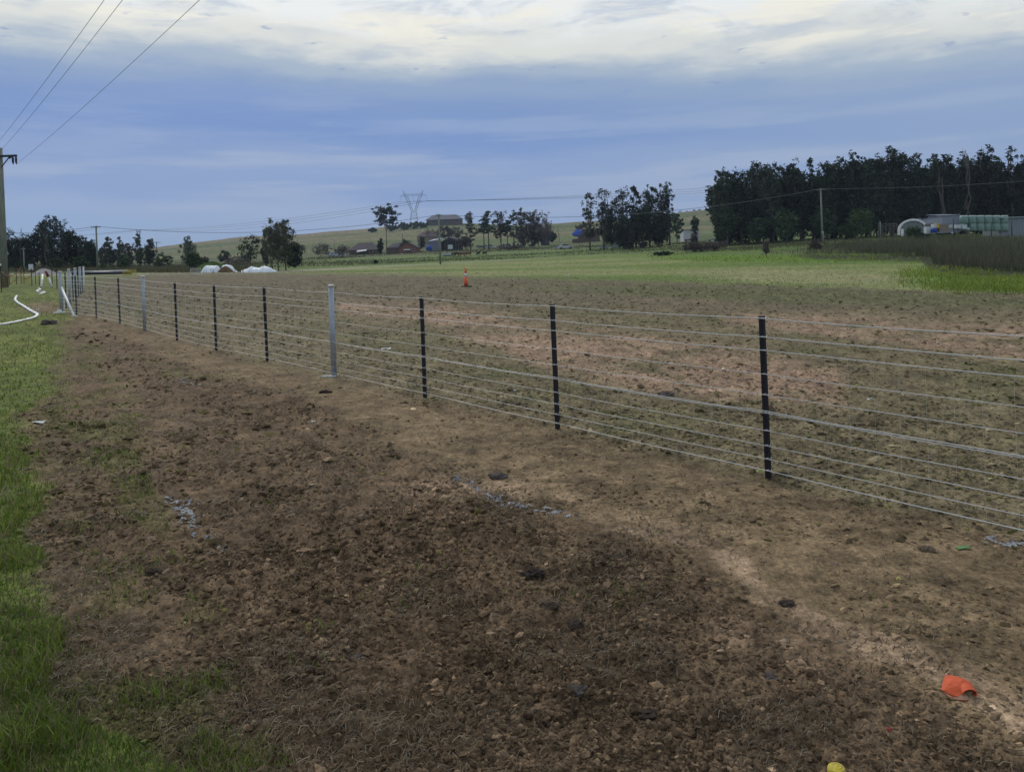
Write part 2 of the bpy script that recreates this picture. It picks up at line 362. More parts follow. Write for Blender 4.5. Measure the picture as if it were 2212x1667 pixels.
# ------------------------------------------------------------------ ground
def build_ground():
    az = np.concatenate([np.radians(np.arange(-180, -60, 6)), np.radians(np.arange(-60, -37.5, .75)), np.radians(np.arange(-37.5, 37.5, .085)), np.radians(np.arange(37.5, 60, .75)), np.radians(np.arange(60, 180, 6))])
    K = 1270.0
    r = np.concatenate([[.12, .5, 1.0, 1.5], K/np.arange(K/1.95, K/48, -1.25), 48*1.022**np.arange(1, 224)])
    A, R = np.meshgrid(az, r); X = R*np.sin(A); Y = R*np.cos(A)
    x, y = X.ravel(), Y.ravel(); M = masks(x, y); z = M['z'] + relief(x, y, M)
    col = ground_color(x, y, M)
    V = np.stack([x, y, z], 1); nr, na = len(r), len(az)
    i = np.arange(nr-1)[:, None]*na; j = np.arange(na)[None]; j2 = (j+1) % na
    Fq = np.stack([i+j, i+j2, i+na+j2, i+na+j], -1).reshape(-1, 4)[:, ::-1]
    me = npmesh('ground', V, Fq, 4, col, smooth=True)
    m = bpy.data.materials.new('ground'); m.use_nodes = True; nt = m.node_tree; N = nt.nodes; L = nt.links; b = N['Principled BSDF']
    b.inputs['Roughness'].default_value = .95; b.inputs['Specular IOR Level'].default_value = .12
    at = N.new('ShaderNodeAttribute'); at.attribute_name = 'tint'; tc = N.new('ShaderNodeTexCoord')
    src = at.outputs['Color']
    for sc_, lo, hi, dt in ((1.7, .82, 1.2, 6), (9, .6, 1.45, 5), (34, .5, 1.6, 6), (150, .6, 1.5, 3)):
        nz = N.new('ShaderNodeTexNoise'); nz.inputs['Scale'].default_value = sc_; nz.inputs['Detail'].default_value = dt; nz.inputs['Roughness'].default_value = .7; L.new(tc.outputs['Object'], nz.inputs['Vector'])
        mr = N.new('ShaderNodeMapRange'); mr.inputs[1].default_value = .3; mr.inputs[2].default_value = .7; mr.inputs[3].default_value = lo; mr.inputs[4].default_value = hi; L.new(nz.outputs['Fac'], mr.inputs[0])
        mx = N.new('ShaderNodeMix'); mx.data_type = 'RGBA'; mx.blend_type = 'MULTIPLY'; mx.inputs[0].default_value = 1
        L.new(src, mx.inputs[6]); L.new(mr.outputs[0], mx.inputs[7]); src = mx.outputs[2]; last = nz
    L.new(src, b.inputs['Base Color'])
    bp = N.new('ShaderNodeBump'); bp.inputs['Strength'].default_value = .5; bp.inputs['Distance'].default_value = .006; L.new(last.outputs['Fac'], bp.inputs['Height']); L.new(bp.outputs[0], b.inputs['Normal'])
    o = link('ground', me, m); tag(o, label='paddock ground of churned brown soil running into green fields and a hill', kind='structure')
build_ground()
# ------------------------------------------------------------------ loose cover of the ground: blades, straw, clods
def screen_pts(n, rmin, rmax, amax=36.5):
    a = np.radians(rng.uniform(-amax, amax, n)); r = 1/rng.uniform(1/rmax, 1/rmin, n); return r*np.sin(a), r*np.cos(a), r
def blades(name, x, y, h, w, col, lean=.5, label='', m=None, dz=0.0, kind='stuff', segs=2):
    n = len(x); z = ground_z(x, y) - .004 + dz; th = rng.uniform(0, 2*np.pi, n); ld = rng.uniform(0, 2*np.pi, n); ln = lean*h*rng.uniform(.3, 1.3, n)
    bx, by = np.cos(th)*w/2, np.sin(th)*w/2; lx, ly = np.cos(ld)*ln, np.sin(ld)*ln
    P = lambda fx, fh, s: np.stack([x+lx*fx+bx*s, y+ly*fx+by*s, z+h*fh], 1)
    V = np.stack([P(0, 0, -1), P(0, 0, 1), P(.3, .6, .8), P(.3, .6, -.8), P(1, 1, 0)], 1).reshape(-1, 3)
    k = np.arange(n)[:, None]*5; Ft = (k[:, :, None] + np.array([[0, 1, 2], [0, 2, 3], [3, 2, 4]])[None]).reshape(-1, 3)
    me = npmesh(name, V, Ft, 3, np.repeat(col, 5, axis=0)); o = link(name, me, m or MBL); tag(o, label=label, kind=kind); return o
MBL = mat('blade', (1, 1, 1), .6, attr='tint', var=.12, trans=.25, spec=.2)
def pick(c1, c2, n, t=None, v=.25):
    t = rng.random(n) if t is None else t; c = np.array(c1)*(1-t[:, None]) + np.array(c2)*t[:, None]; return c*rng.uniform(1-v, 1+v, (n, 1))
def scatter():
    x, y, r = screen_pts(380000, 2.1, 45); M = masks(x, y); cl = fbm(x*4, y*4, 201, 3)
    p = np.clip(M['grass']*np.clip((cl-.18)*3.2, .55, 1) + M['weeds']*np.clip((cl-.32)*4, .08, 1) + (1-M['grass'])*(1-M['field'])*(1-M['tan']*.8)*(1-M['behind'])*(M['px'] < 1500)*np.clip((cl-.66)*5, 0, 1)*.3, 0, 1)
    k = rng.random(len(x)) < p*(1-M['field']); x, y, r, cl, g = x[k], y[k], r[k], cl[k], M['grass'][k]; n = len(x)
    h = (.020+.055*rng.random(n)**1.8)*(.5+.9*np.clip((cl-.3)*2.5, 0, 1))*(.7+.5*g); h *= np.where(r > 9, .8, 1); w = .0032*np.maximum(r/2.6, 1)**.8*rng.uniform(.7, 1.6, n)
    h *= np.where(g > .5, .85, .8); dry = (rng.random(n) < .26+.30*(1-g))[:, None]
    c = np.where(dry, pick((.24, .21, .11), (.13, .12, .06), n), pick((.075, .14, .02), (.22, .28, .045), n, np.clip(cl*1.6-.35, 0, 1)*rng.random(n)**.6))
    blades('grass', x, y, h, w, c, .75, 'short green grass and weeds growing along the left side')
    # tall thin stems in the near left
    x, y, r = screen_pts(6000, 2.1, 6); M = masks(x, y); k = (rng.random(len(x)) < (M['grass']*.35+M['weeds']*.5)); x, y = x[k], y[k]; n = len(x)
    blades('tall_grass_stems', x, y, rng.uniform(.06, .16, n), np.full(n, .0028), pick((.06, .09, .025), (.17, .16, .08), n), .5, 'taller thin grass stems standing in the near grass')
    # straw and root fibres lying on the soil
    x, y, r = screen_pts(120000, 2.1, 26); M = masks(x, y); cl = fbm(x*2.2, y*2.2, 211, 3)
    p = (1-M['field'])*np.clip((cl-.42)*5+.5*M['weeds'], .05, 1)*(1-.7*M['tan'])*(1-.5*M['grass'])*(1-.6*M['behind'])*np.clip(r/4.5, .42, 1); k = rng.random(len(x)) < p; x, y, r = x[k], y[k], r[k]; n = len(x)
    L_ = rng.uniform(.012, .055, n)*np.maximum(r/3.5, 1)**.4; a = rng.uniform(0, np.pi, n); cv = rng.uniform(-.8, .8, n)*L_*.4; w = .0009*np.maximum(r/2.5, 1)**.8*rng.uniform(.7, 1.8, n)
    z = ground_z(x, y) + .006; dx, dy = np.cos(a), np.sin(a); rows = []
    for t, up in ((-.5, -.002), (0, .007), (.5, 0.0)):
        cxp = x+dx*L_*t-dy*cv*(1-4*t*t); cyp = y+dy*L_*t+dx*cv*(1-4*t*t); zz = z+up*rng.uniform(.3, 1.8, n)
        for s in (-1, 1): rows.append(np.stack([cxp-dy*w*s, cyp+dx*w*s, zz+w*s*.5], 1))
    V = np.stack(rows, 1).reshape(-1, 3); kk = np.arange(n)[:, None]*6; Fq = (kk[:, :, None]+np.array([[0, 1, 3, 2], [2, 3, 5, 4]])[None]).reshape(-1, 4)
    o = link('straw', npmesh('straw', V, Fq, 4, np.repeat(pick((.32, .26, .18), (.09, .066, .045), n, rng.random(n)**.55, v=.4), 6, axis=0)), MBL); tag(o, label='dry straw and root fibres strewn over the soil', kind='stuff')
    # clods
    t = (1+5**.5)/2; ico = np.array([(-1, t, 0), (1, t, 0), (-1, -t, 0), (1, -t, 0), (0, -1, t), (0, 1, t), (0, -1, -t), (0, 1, -t), (t, 0, -1), (t, 0, 1), (-t, 0, -1), (-t, 0, 1)])/1.9
    fi = np.array([(0, 11, 5), (0, 5, 1), (0, 1, 7), (0, 7, 10), (0, 10, 11), (1, 5, 9), (5, 11, 4), (11, 10, 2), (10, 7, 6), (7, 1, 8), (3, 9, 4), (3, 4, 2), (3, 2, 6), (3, 6, 8), (3, 8, 9), (4, 9, 5), (2, 4, 11), (6, 2, 10), (8, 6, 7), (9, 8, 1)])
    CM = mat('clod', (1, 1, 1), .95, attr='tint', var=.35, scale=60, spec=.1, bump=.4)
    octv = np.array([(1, 0, 0), (-1, 0, 0), (0, 1, 0), (0, -1, 0), (0, 0, 1), (0, 0, -1)], float); octf = np.array([(0, 2, 4), (2, 1, 4), (1, 3, 4), (3, 0, 4), (2, 0, 5), (1, 2, 5), (3, 1, 5), (0, 3, 5)])
    def crumbs(name, label, N_, rmin, rmax, base, faces, mu, sg, smax, pf, flat):
        x, y, r = screen_pts(N_, rmin, rmax); M = masks(x, y); cl = fbm(x*1.7, y*1.7, 221, 3); k = rng.random(N_) < pf(M, cl); x, y, r = x[k], y[k], r[k]; n = len(x)
        s = np.minimum(np.exp(rng.normal(mu, sg, n))*np.maximum(r/3, 1)**.72, smax*np.clip(r/9, .33, 1)); nv = len(base)
        J = base[None]*(1+rng.uniform(-.38, .38, (n, nv, 1))); J = J*(s[:, None]*rng.uniform(.7, 1.6, (n, 3)))[:, None, :]*np.array([1.15, 1, flat]); a = rng.uniform(0, 6.28, n)[:, None]
        J = np.stack([J[..., 0]*np.cos(a)-J[..., 1]*np.sin(a), J[..., 0]*np.sin(a)+J[..., 1]*np.cos(a), J[..., 2]+J[..., 0]*rng.uniform(-.4, .4, (n, 1))], -1)
        z = ground_z(x, y) + s*.12; V = (J + np.stack([x, y, z], 1)[:, None, :]).reshape(-1, 3); Ft = (np.arange(n)[:, None, None]*nv + faces[None]).reshape(-1, 3)
        c = ground_color(x, y)*np.exp(rng.normal(-.02, .38, (n, 1))); ol = (rng.random(n) < .22*np.clip((r-3.5)/6, 0, 1))[:, None]; c = np.where(ol, c*np.array([.95, 1.15, .75]), c); lt = (rng.random(n) < .05*np.clip(r/7, .3, 1))[:, None]; s_ = 0; c = np.where(lt, c*1.5+.02, c)
        tag(link(name, npmesh(name, V, Ft, 3, np.repeat(c, nv, axis=0)), CM), label=label, kind='stuff')
    pn = lambda M, cl: (1-M['grass'])*(1-M['field'])*np.clip((cl-.34)*3, .05, 1)*(1-.8*M['tan'])*(.5+.75*M['red'])
    crumbs('soil_clods', 'small loose soil clods covering the churned ground', 42000, 2.1, 9, ico, fi, -5.15, .55, .04, pn, .7)
    pf = lambda M, cl: (1-M['grass'])*(1-M['field'])*(1-.75*M['tan'])*np.clip(.45+.35*M['red']+.4*M['behind']+(cl-.5)*2, .1, 1)
    crumbs('soil_crumbs', 'fine soil crumbs and dead leaf litter over the worked ground', 150000, 2.1, 60, octv, octf, -5.35, .45, .06, pf, .5)
    # lush long grass, right
    n = 150000; x, y, r = screen_pts(n, 26, 135); M = masks(x, y); q = np.clip(ell(M['px'], M['py'], 2160, 602, 215, 36, .02)*1.4+ell(M['px'], M['py'], 1720, 556, 320, 11)*2.2+ell(M['px'], M['py'], 1600, 545, 170, 8)*.4, 0, 1)
    cl = fbm(x*.35, y*.35, 231, 3); k = rng.random(n) < q*np.clip((cl-.3)*3, .15, 1); x, y, r, cl = x[k], y[k], r[k], cl[k]; n = len(x)
    blades('long_grass', x, y, rng.uniform(.12, .32, n)*(.5+1.4*cl), rng.uniform(.02, .05, n)*np.maximum(r/50, .7), pick((.10, .155, .022), (.24, .29, .05), n, np.clip(cl*2-.5, 0, 1)), .9, 'bright lush long grass in front of the dark rushes on the right')
    # green tufts breaking the soil edge and the far field
    x, y, r = screen_pts(150000, 18, 120); M = masks(x, y); cl = fbm(x*.5, y*.5, 241, 3); k = rng.random(len(x)) < np.clip((cl-.4)*3, 0, 1)*M['field']*.45*(1-sstep(95, 120, M['r'])); x, y, r = x[k], y[k], r[k]; n = len(x)
    blades('field_grass', x, y, rng.uniform(.02, .06, n)*(1+M['field'][k]), rng.uniform(.02, .05, n), pick((.08, .10, .035), (.15, .16, .06), n), .9, 'short grass tufts of the green field beyond the soil')
    # rushes
    n = 520000; x, y, r = screen_pts(n, 66, 170); z = terrain(x, y); px, py = topx(x, y, z)
    lowb = np.interp(px, [1690, 1720, 1800, 1990, 2010, 2050, 2212, 2600], [543, 549, 553, 556, 566, 578, 590, 598]); upb = np.interp(px, [1690, 1850, 2000, 2212, 2600], [541, 527, 519, 512, 505])
    nn = (fbm(x*.25, y*.25, 251, 3)-.5)*.6+(fbm(x*.07, y*.07, 253, 3)-.5)*.8; k = (py+nn*30+(fbm(x*1.2, y*1.2, 255, 2)-.5)*14 < lowb) & (py > upb+nn*8) & (px > 1660+nn*90) & (rng.random(n) < np.clip(.6+nn*4, .25, 1)); x, y, r, nn = x[k], y[k], r[k], nn[k]; n = len(x)
    edge = np.clip((px[k]-1660)/120, .4, 1.1)
    blades('rushes', x, y, rng.uniform(.5, 1.15, n)*edge*(.45+1.5*fbm(x*.45, y*.3, 257, 3))*(.35+1.5*fbm(x*.09, y*.06, 259, 2)), rng.uniform(.02, .045, n), pick((.055, .070, .036), (.150, .138, .100), n, rng.random(n)**1.5), .28, 'tall dark brown rushes filling the wet ground on the right')
    # scrubby verge below the buildings and far tussocks
    n = 320000; x, y, r = screen_pts(n, 90, 420); z = terrain(x, y); px, py = topx(x, y, z)
    v1 = (1-sstep(3, 7, np.abs(py-np.interp(px, [600, 760, 940, 1150, 1300, 1450], [572, 568, 561, 552, 543, 537]))))*.5
    v2 = 1-sstep(2, 5, np.abs(py-np.interp(px, [150, 400, 560, 700, 830, 1000, 1250, 1500], [579, 578, 568, 559, 548, 543, 534, 528])))
    v3 = (1-sstep(3, 9, np.abs(py-np.interp(px, [1400, 1500, 1600, 1800, 2000], [550, 540, 533, 522, 515]))))*sstep(1380, 1450, px)*.5
    v4 = (1-sstep(480, 560, px))*(1-sstep(2, 9, np.abs(py-582)))
    nn = fbm(x*.08, y*.08, 261, 3); k = rng.random(n) < np.clip(v1+v2+v3+v4, 0, 1)*np.clip((nn-.34)*4, 0.05, 1); x, y, r, py = x[k], y[k], r[k], py[k]; n = len(x)
    blades('scrubby_verge', x, y, rng.uniform(.15, .62, n)*np.clip(r/300, .5, 1)*np.where(py > 575, 2.0, 1.0)[:], rng.uniform(.06, .13, n)*np.maximum(r/150, .7), pick((.055, .068, .032), (.13, .115, .065), n), .4, 'rough scrubby long grass along the far fence lines')
scatter()
# ------------------------------------------------------------------ shared materials
STEEL = mat('galvanised', (.34, .38, .43), .5, .5, .18, 8); WIRE = mat('wire', (.60, .60, .59), .5, .15, .1, 30)
BLACKP = mat('bitumen_black', (.012, .013, .022), .4, 0, .3, 12, spec=.5); WHITE = mat('white_plastic', (.74, .76, .76), .45, 0, .08, 9, col2=(.55, .55, .5))
ORANGE = mat('orange_plastic', (.64, .11, .038), .6, 0, .25, 35, trans=.12, bump=.3); TIMBER = mat('weathered_timber', (.22, .23, .20), .9, 0, .3, 6, .4, stretch=(6, 6, .6), col2=(.13, .17, .14))
DARKM = mat('dark_steel', (.04, .045, .06), .6, .3, .2, 5); BLUEP = mat('blue_plastic', (.02, .07, .34), .5, 0, .2, 3); YELLOW = mat('yellow_plastic', (.55, .45, .05), .6, 0, .3, 60, col2=(.26, .20, .09))
# ------------------------------------------------------------------ wire fence
HT = [1.185, 1.05, .95, .775, .625, .49, .36, .25, .152, .065]
def star_picket(parent, p, h=1.2, lean=(0, 0), label=None, rz=0.5):
    b = MB(); w, t = .026, .0055
    for k in range(3):
        a = rz + k*2.0944; d = Vector((math.cos(a), math.sin(a), 0)); n = Vector((-d.y, d.x, 0))*t
        L = Vector((lean[0], lean[1], h)); q = [-n, n, d*w+n*.7, d*w-n*.7]
        b.loft([[v-Vector((0, 0, .1)) for v in q], [v+L for v in q]])
    o = b.build('star_picket', BLACKP, parent, p)
    if label: o['label'] = label
    return o
def pipe_post(parent, p, h=1.27, r=.036, m=None, cap=WHITE, label=None):
    b = MB(); b.tube([(0, 0, -.1), (0, 0, h)], r, 14); o = b.build('pipe_post', m or STEEL, parent, p)
    c = MB(); c.tube([(0, 0, h-.012), (0, 0, h+.012), (0, 0, h+.02)], [r*1.14, r*1.14, r*.8], 14); c.build('cap', cap, o)
    if label: o['label'] = label
    return o
def tie(parent, z, r, near):
    b = MB(); b.tube([(-r, near*.6, z), (-r*.3, near*1.25, z+.006), (r*.5, near*1.2, z-.004), (r, near*.5, z+.012)], .0022, 5); b.build('wire_tie', WIRE, parent)
def run_wires(root, pts, name_far, stays=True):
    # pts: world points of the line, offsets handled by caller
    def rad(p): return .0016 + .00014*math.hypot(p.x, p.y)
    for i, h in enumerate(HT):
        P = []
        for a, b in zip(pts[:-1], pts[1:]):
            for k in range(6):
                t = k/6; q = a.lerp(b, t); q.z += h - .007*math.sin(math.pi*t)*(1.6 if i in (0, 1, 5) else .7) + .0015*math.sin(q.x*5+i*2); P.append(q)
        q = pts[-1].copy(); q.z += h; P.append(q)
        MB().tube(P, [rad(p)*(1.25 if i in (0, 1, 2, 5, 9) else .95) for p in P], 5).build('barbed_wire' if i < 2 else 'line_wire', WIRE, root)
    P = []
    for k, (a, b) in enumerate(zip(pts[:-1], pts[1:])):
        P.append(a + Vector((0, 0, .505))); P.append(a.lerp(b, .2)+Vector((0, 0, .490))); P.append(a.lerp(b, .8)+Vector((0, 0, .493)))
    P.append(pts[-1]+Vector((0, 0, .505))); MB().tube(P, [rad(p)*1.2 for p in P], 5).build('support_wire', WIRE, root)
    s = MB(); bb = MB()
    for a, b in zip(pts[:-1], pts[1:]):
        L = (b-a).length; n = int(L/.15)
        for k in range(1, n):
            q = a.lerp(b, k/n); r = .0011+.00003*q.y; j = random.uniform(-.012, .012)
            for h0, h1 in zip(HT[2:-1], HT[3:]):
                s.bar(q+Vector((j, 0, h0)), q+Vector((j*.5, 0, h1)), r*.8)
        m = int(L/.11)
        for k in range(m):
            q = a.lerp(b, (k+.5)/m)
            for h in HT[:2]:
                r = rad(q)*.7
                sagz = h - .007*math.sin(math.pi*(k+.5)/m)*1.6
                bb.bar(q+Vector((-.005, 0, sagz-.008)), q+Vector((.005, .003, sagz+.008)), r); bb.bar(q+Vector((.006, 0, sagz-.007)), q+Vector((-.004, .003, sagz+.008)), r)
    o = s.build('mesh_stay_wires', WIRE, root); o['kind'] = 'stuff'
    o = bb.build('wire_barbs', WIRE, root); o['kind'] = 'stuff'
def gz(v): return Vector((v.x, v.y, float(ground_z(v.x, v.y)[0])))
def front_fence():
    base = [(1661, 1034, 0), (1205, 926, 0), (918, 858, 0), (722, 814, 1), (577, 781, 0), (467, 757, 0), (382, 735, 0), (313, 714, 1), (259, 700, 0), (208, 687, 0), (165.5, 680, 0), (133, 676, 2)]
    P = [gz(G(a, b)) for a, b, _ in base]; step = P[0]-P[1]; e1 = gz(P[0]+step); e2 = gz(e1+step)
    root = empty('wire_fence', P[3], label='long farm wire fence on black star pickets crossing the soil from right to left', cat='fence')
    off = P[3]; pts = []
    for p, (a, b, k) in list(zip(P, base)) + [(e1, (0, 0, 0)), (e2, (0, 0, 0))]:
        q = p-off
        if k == 0:
            o = star_picket(root, q, 1.2, (random.uniform(-.012, .006), 0), rz=.5)
            if p.y < 16:
                for i, h in enumerate(HT): tie(o, h, .02, -.02)
        elif k == 1: pipe_post(root, q, 1.27, .037, label='round galvanised pipe post with white cap')
        else: pipe_post(root, q, 1.31, .05, label='thick galvanised corner post with white cap')
    line = [e2, e1] + P; d = Vector((-.018, -.03, 0)); run_wires(root, [p-off+d for p in line], 'f')
    # diagonal stay and foot plates at the corner
    c = P[-1]-off; f = gz(G(160, 683))-off
    b = MB(); b.tube([c+Vector((.05, -.04, .80)), f+Vector((0, 0, .02))], .034, 12); b.build('diagonal_stay', WHITE, root, label='white diagonal stay tube braced against the corner post')
    b = MB(); b.box(f+Vector((.02, -.02, .02)), (.16, .12, .03)); b.build('foot_plate', WHITE, root)
    g = gz(G(128.5, 679))-off; b = MB(); b.box(g+Vector((0, 0, .05)), (.30, .16, .03)); b.box(g+Vector((-.02, .04, .10)), (.1, .08, .08)); b.build('foot_plate', WHITE, root)
    g = gz(G(710, 815.5))-off; b = MB(); b.loft([[g+Vector((math.cos(a)*.11, math.sin(a)*.07, z)) for a in np.linspace(0, 6.283, 9)[:-1]] for z in (-.02, .012)]); b.build('concrete_footing', mat('concrete', (.36, .38, .38), .9), root)
    return P[-1]
def side_fence(c0):
    c1 = gz(G(182, 628)); n = 9
    root = empty('wire_fence', c0, label='side wire fence of grey pipe posts running away behind the corner', cat='fence'); pts = [Vector((.06, .05, 0))]
    for i in range(1, n):
        p = gz(c0.lerp(c1, i/(n-1))); q = p-c0; pts.append(q+Vector((-.04, 0, 0)))
        if i in (2, 4, 6, 8): pipe_post(root, q, 1.32, .05 if i != 8 else .04, WHITE if i == 8 else STEEL, label='white painted end post' if i == 8 else 'grey galvanised pipe post')
        else: star_picket(root, q, 1.22)
    run_wires(root, pts, 's')
side_fence(front_fence())
# ------------------------------------------------------------------ small things on the near ground
def clod(px, py, w, label, col=(.07, .052, .042), hgt=.5, name='dirt_clod', cat='dirt clod', seed=0):
    p = G(px, py); p = gz(p); s = S(w, p.y)/2; import bmesh
    bm = bmesh.new(); bmesh.ops.create_icosphere(bm, subdivisions=3, radius=1); rs = np.random.default_rng(seed+int(px)); o3 = rs.uniform(0, 9, 3)
    from mathutils import noise
    for v in bm.verts:
        d = 1 + .55*noise.noise(v.co*1.3+Vector(o3)) + .35*noise.noise(v.co*3.1+Vector(o3)) + .16*noise.noise(v.co*8+Vector(o3))
        v.co = Vector((v.co.x*s*d, v.co.y*s*d*.8, (v.co.z*hgt*s*d)+s*hgt*.25))
    me = bpy.data.meshes.new(name); bm.to_mesh(me); bm.free()
    for f in me.polygons: f.use_smooth = False
    o = link(name, me, mat('clod_%d' % int(col[0]*1000), col, .95, 0, .45, 45, .6, spec=.1), loc=p); tag(o, label=label, cat=cat)
for a in [(1073, 1030, 36, 'grey-brown earth clod beside the upper end of the middle paint mark', (.085, .072, .07)),
          (1190, 1318, 44, 'rounded crumbly clod left of the pale dusty track', (.10, .075, .055)),
          (1125, 1340, 34, 'pale brown clod just left of the rounded crumbly one', (.12, .088, .065)),
          (1243, 1494, 46, 'wide flat grey clod alone in the near centre of the soil', (.075, .066, .06)),
          (768, 1424, 40, 'dark grey jagged lump near straw at lower left centre', (.06, .055, .055)),
          (1240, 1352, 40, 'dark clod just below the rounded crumbly clod', (.055, .042, .035)),
          (1700, 1302, 34, 'dark lump on the edge of the pale dusty track', (.055, .042, .036)),
          (1400, 1545, 40, 'blackish clod near the lower edge right of centre', (.045, .035, .03)),
          (1440, 858, 34, 'grey lump behind the fence between the two nearest pickets', (.09, .075, .07)),
          (702, 848, 22, 'small dark clod on the bare soil in front of the nearest pipe post', (.04, .03, .026)),
          (1030, 1052, 16, 'little brown clod lying on the middle paint mark', (.06, .045, .036)),
          (105, 701, 34, 'brown molehill lump in the green grass near the white hose', (.085, .07, .055)),
          (1150, 1245, 50, 'dark weedy hump with green shoots in the churned soil', (.04, .034, .026)),
          (2003, 1192, 30, 'tan flat clod between the fence and the dusty track', (.14, .105, .078)),
          (1662, 1458, 34, 'brown broken clod right of the near centre', (.09, .062, .045)),
          (330, 1250, 34, 'dark clod in the straw left of the left paint mark', (.05, .038, .03))]:
    clod(a[0], a[1], a[2], a[3], a[4], .45)
def scrap(px, py, w, label, m, hgt=.25, cat='litter', name='litter'):
    p = gz(G(px, py)); s = S(w, p.y); b = MB(); rs = random.Random(int(px*py)); n = 5
    top = [[Vector(((i/(n-1)-.5)*s*(1+rs.uniform(-.15, .15)), (j/2-.5)*s*.55*(1+rs.uniform(-.3, .3)), s*hgt*rs.uniform(.1, 1)+.006)) for i in range(n)] for j in range(3)]
    vs = [v for r in top for v in r]; vs += [v-Vector((0, 0, .003)) for v in vs]; k = 3*n
    fs = [(j*n+i, j*n+i+1, (j+1)*n+i+1, (j+1)*n+i) for j in range(2) for i in range(n-1)]; fs += [tuple(q+k for q in f[::-1]) for f in fs]
    b.add(vs, fs); o = b.build(name, m, None, p, rs.uniform(-.6, .6)); tag(o, label=label, cat=cat)
PAPER = mat('pale_paper', (.62, .68, .68), .8, 0, .1, 20)
scrap(85, 912, 22, 'crumpled pale paper scrap lying at the edge of the green grass', PAPER)
scrap(834, 757, 18, 'white scrap on the soil behind the fence left of a picket', PAPER, .12)
scrap(677, 915, 12, 'small off-white chip on the soil in front of the fence', PAPER)
scrap(673, 1049, 12, 'cream bark sliver on dark soil in the middle distance', mat('bark', (.42, .33, .22), .9), .15)
scrap(1225, 596, 8, 'white scrap at the seam between the dark soil and the green field', PAPER)
scrap(2082, 1190, 28, 'green plastic strip or leaf on the soil at right', mat('green_leaf', (.10, .22, .06), .5), .12)
scrap(1921, 1586, 12, 'tiny dark red scrap on the soil near the lower right', mat('red_scrap', (.22, .02, .015), .6), .3)
scrap(82, 671, 8, 'small white stone beside the bend of the long hose', PAPER, .5)
scrap(1880, 866, 14, 'little white chip on the weedy soil behind the nearest picket', PAPER, .3)
scrap(1110, 845, 12, 'white fleck on the soil behind the fence mesh in the middle bay', PAPER, .3)
def orange_sheet():
    o0 = gz(G(2074, 1503)); root = empty('orange_sheet', o0, label='folded bright orange plastic sheet lying on the soil', cat='plastic sheet')
    k = S(1, o0.y)
    def surf(name, rows, parent, m):
        b = MB(); n = len(rows[0]); vs = [Vector(p)*k for r in rows for p in r]; b.add(vs, [(j*n+i, j*n+i+1, (j+1)*n+i+1, (j+1)*n+i) for j in range(len(rows)-1) for i in range(n-1)], False)
        o = b.build(name, m, parent); md = o.modifiers.new('thick', 'SOLIDIFY'); md.thickness = .0022; return o
    # px-sized units: x right, y away, z up
    surf('upper_fold', [[(-37, 6, 8), (-22, 26, 13), (-4, 48, 15), (6, 60, 10)], [(-34, 2, 9), (-12, 16, 17), (8, 34, 19), (20, 46, 13)], [(-27, -6, 6), (-4, 4, 17), (18, 20, 20), (30, 34, 14)], [(-14, -14, 4), (8, -6, 13), (26, 8, 15), (38, 20, 11)]], root, ORANGE)
    arc = [[(12+16*math.cos(a)*1.0+2*j, -16+9*j, 10+11*math.sin(a)) for a in np.linspace(3.6, -1.5, 12)] for j in range(4)]
    surf('rolled_fold', arc, root, ORANGE)
    surf('dirty_corner', [[(-36, 3, 6), (-24, 0, 5), (-8, -4, 9), (4, -8, 7)], [(-31, -8, 3), (-20, -12, 2), (-6, -16, 5), (6, -18, 6)], [(-26, -14, 1.5), (-16, -19, 1), (-4, -23, 2), (4, -24, 3)]], root, mat('dirty_orange', (.45, .20, .12), .8, 0, .4, 40, col2=(.25, .2, .15)))
    surf('under_fold', [[(-14, -20, 2), (6, -26, 2), (24, -22, 2)], [(-16, 4, 2), (10, 2, 2), (30, 4, 3)]], root, ORANGE)
orange_sheet()
def yellow_cap():
    p = gz(G(1808, 1688)); root = empty('survey_peg', p, label='round yellow survey peg cap at the bottom edge of the picture', cat='survey peg'); b = MB()
    prof = [(.0005, .050), (.008, .050), (.010, .046), (.013, .046), (.015, .049), (.020, .048), (.022, .043), (.025, .043), (.028, .045), (.033, .040), (.036, .030), (.037, .0)]
    b.loft([[Vector((math.cos(a)*r*.76, math.sin(a)*r*.74, z*.62)) for a in np.linspace(0, 6.2832, 25)[:-1]] for r, z in prof], smooth=True); b.build('cap', YELLOW, root)
    MB().tube([(0, 0, -.05), (0, 0, .01)], .018, 10).build('peg', TIMBER, root)
yellow_cap()
